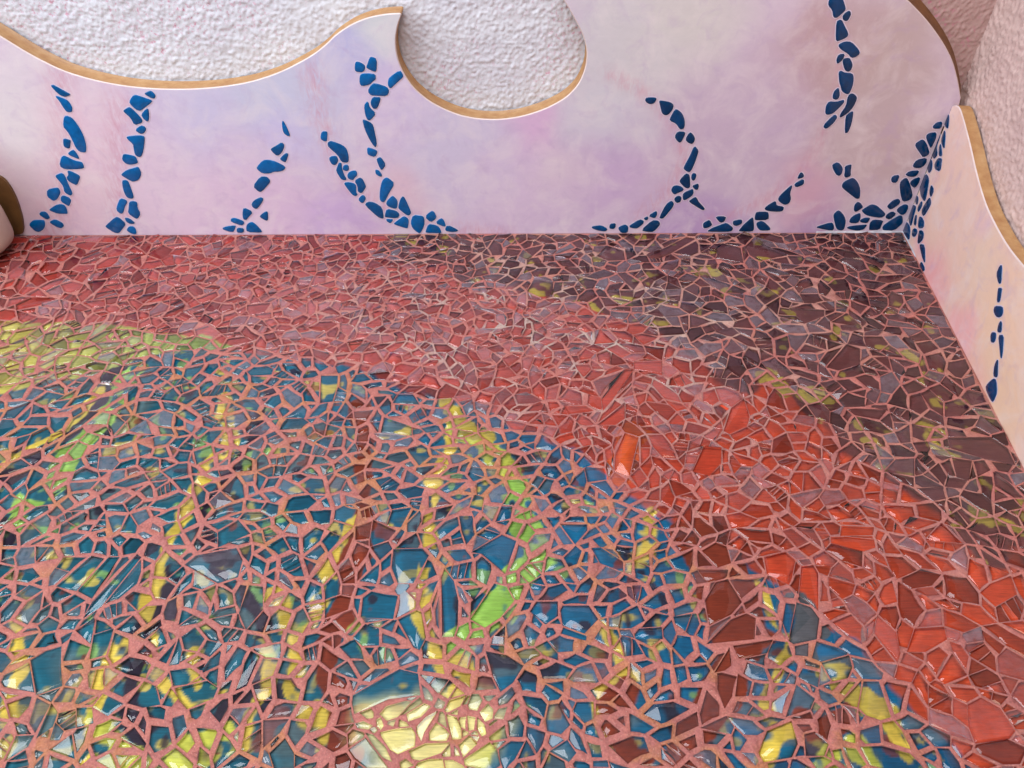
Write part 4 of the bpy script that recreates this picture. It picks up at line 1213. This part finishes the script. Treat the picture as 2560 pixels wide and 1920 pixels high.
def bead(pts, rad):
    V, F_ = [], []
    pts = smooth_poly(pts, 3, False); m_ = 6
    # two strips: up the wall and out over the glass, meeting in a soft ridge
    for i, (x, y) in enumerate(pts):
        k_ = rad * (.35 + 1.3 * value_noise(np.array([x * 1.0]), np.array([y * 1.0]), .018, 77)[0])
        ix, iy = -.6 * k_, -1.0 * k_
        for a, b in ((0, 1.3), (.35, .9), (.8, .35), (1.25, 0)):
            V.append((x + ix * a, y + iy * a, .0002 + k_ * b))
    for i in range(len(pts) - 1):
        for j in range(3):
            F_.append((i * 4 + j, (i + 1) * 4 + j, (i + 1) * 4 + j + 1, i * 4 + j + 1))
    return V, F_
cpts = [(x, -.0004) for x in np.linspace(.60, CORNER[0] - .002, 24)] + [(right_x(y) - .0006, y) for y in np.linspace(-.004, -.09, 12)]
cv_, cf_ = bead(cpts, .0021)
mesh_obj('sealant_bead', np.array(cv_) - MO, cf_, mat_plain('white_sealant', lin((160, 158, 172)), lin((214, 212, 220)), .35, 50), mosaic, True)
camp = np.array([0, -1.3204, .8])
def shard_mesh(p):
    n = len(p); c = np.array(cen(p))
    rad = math.sqrt(abs(area2(p)))
    sg = .045 if rng.random() < .55 else .16
    sg = min(sg, .0022 / max(rad, .006))
    tx, ty = rng.normal(0, sg), rng.normal(0, sg)
    lift = rng.uniform(-.0001, .0009)
    bv = min(rng.uniform(.0004, .0011), rad * .10) if rng.random() < .62 else min(rng.uniform(.0012, .0026), rad * .17)
    V = []
    q_ = []
    for i in range(n):
        a, b, d = np.array(p[i - 1]), np.array(p[i]), np.array(p[(i + 1) % n])
        e1 = (b - a) / (np.linalg.norm(b - a) + 1e-9); e2 = (d - b) / (np.linalg.norm(d - b) + 1e-9)
        nn = np.array([-(e1 + e2)[1], (e1 + e2)[0]]); nn /= (np.linalg.norm(nn) + 1e-9)
        q_.append(b + nn * bv + (c - b) * .05)
    zt = lambda w: TOP + lift + tx * (w[0] - c[0]) + ty * (w[1] - c[1])
    sh = .00012
    for b in p:
        e = (c - np.array(b)); e = e / (np.linalg.norm(e) + 1e-9)
        w = np.array(b) + e * sh
        V.append((w[0], w[1], BOARD_Z + .0003))
    for b in p:
        e = (c - np.array(b)); e = e / (np.linalg.norm(e) + 1e-9)
        w = np.array(b) + e * sh
        V.append((w[0], w[1], min(zt(w), TOP) - .0007))
    for b in q_: V.append((b[0], b[1], zt(b)))
    flat = rng.random() < .80
    cxy = c + (rng.normal(0, .22, 2) * rad if flat else 0)
    cz = zt(cxy) + rad * (rng.uniform(.0, .015) if rng.random() < .6 else rng.uniform(.03, .11))
    V.append((cxy[0], cxy[1], cz))
    F_ = []
    for k_ in range(2):
        for i in range(n):
            j = (i + 1) % n
            F_.append((k_ * n + i, k_ * n + j, (k_ + 1) * n + j, (k_ + 1) * n + i))
    for i in range(n): F_.append((2 * n + i, 2 * n + (i + 1) % n, 3 * n))
    hz = math.exp(-((c[0] - .0) ** 2 / .18 + (c[1] + .30) ** 2 / .05))
    milk = max(0., rng.normal(.0, .05)) if rng.random() < .86 - .30 * hz else rng.uniform(.10, .34)
    return V, F_, milk, not flat
info = []
for p, tr_ in final:
    c = cen(p)
    v = np.array([c[0], c[1], 0]) - camp
    dist = np.linalg.norm(v)
    dep = v @ np.array(fw); px = v @ np.array(rt) / dep * 1923; py = v @ np.array(up) / dep * 1923
    vis = abs(px) < 1290 and abs(py) < 970
    info.append(abs(area2(p)) * (-v[2] / dist) / dist ** 2 if vis else 0)
order = np.argsort(info)[::-1]
big = set(order[:298].tolist())
SV, SF, SM, SS, SK = [], [], [], [], []
sm_ = np.where(rng.random(len(final)) < .55, rng.uniform(.2, 1, len(final)), rng.uniform(0, .15, len(final)))
smoke_of = lambda i: 0.0 if final[i][1] else float(sm_[i]) * (.55 if kind_at(*cen(final[i][0])) == 'blue' else 1)
for i, (p, tr_) in enumerate(final):
    V, F_, milk, sm = shard_mesh(p)
    if tr_: milk *= .35
    if i in big:
        c = cen(p)
        V = np.array(V); off = np.array([c[0], c[1], 0.0])
        o = mesh_obj('glass_shard', V - off, F_, M_GLASS, mosaic, False, {'milk': ('FLOAT', np.full(len(V), milk)), 'smoke': ('FLOAT', np.full(len(V), smoke_of(i)))})
        o.location = off - MO
        if sm: o.data.polygons.foreach_set('use_smooth', [k_ >= len(p) for k_ in range(len(F_))])
    else:
        b = len(SV)
        SV += V; SF += [tuple(k_ + b for k_ in f) for f in F_]; SM += [milk] * len(V); SK += [smoke_of(i)] * len(V); SS += [sm and k_ >= len(p) for k_ in range(len(F_))]
o = mesh_obj('small_glass_shards', np.array(SV) - MO, SF, M_GLASS, mosaic, False, {'milk': ('FLOAT', np.array(SM)), 'smoke': ('FLOAT', np.array(SK))})
o.data.polygons.foreach_set('use_smooth', SS)
o['kind'] = 'stuff'
print('done', time.time() - T0)
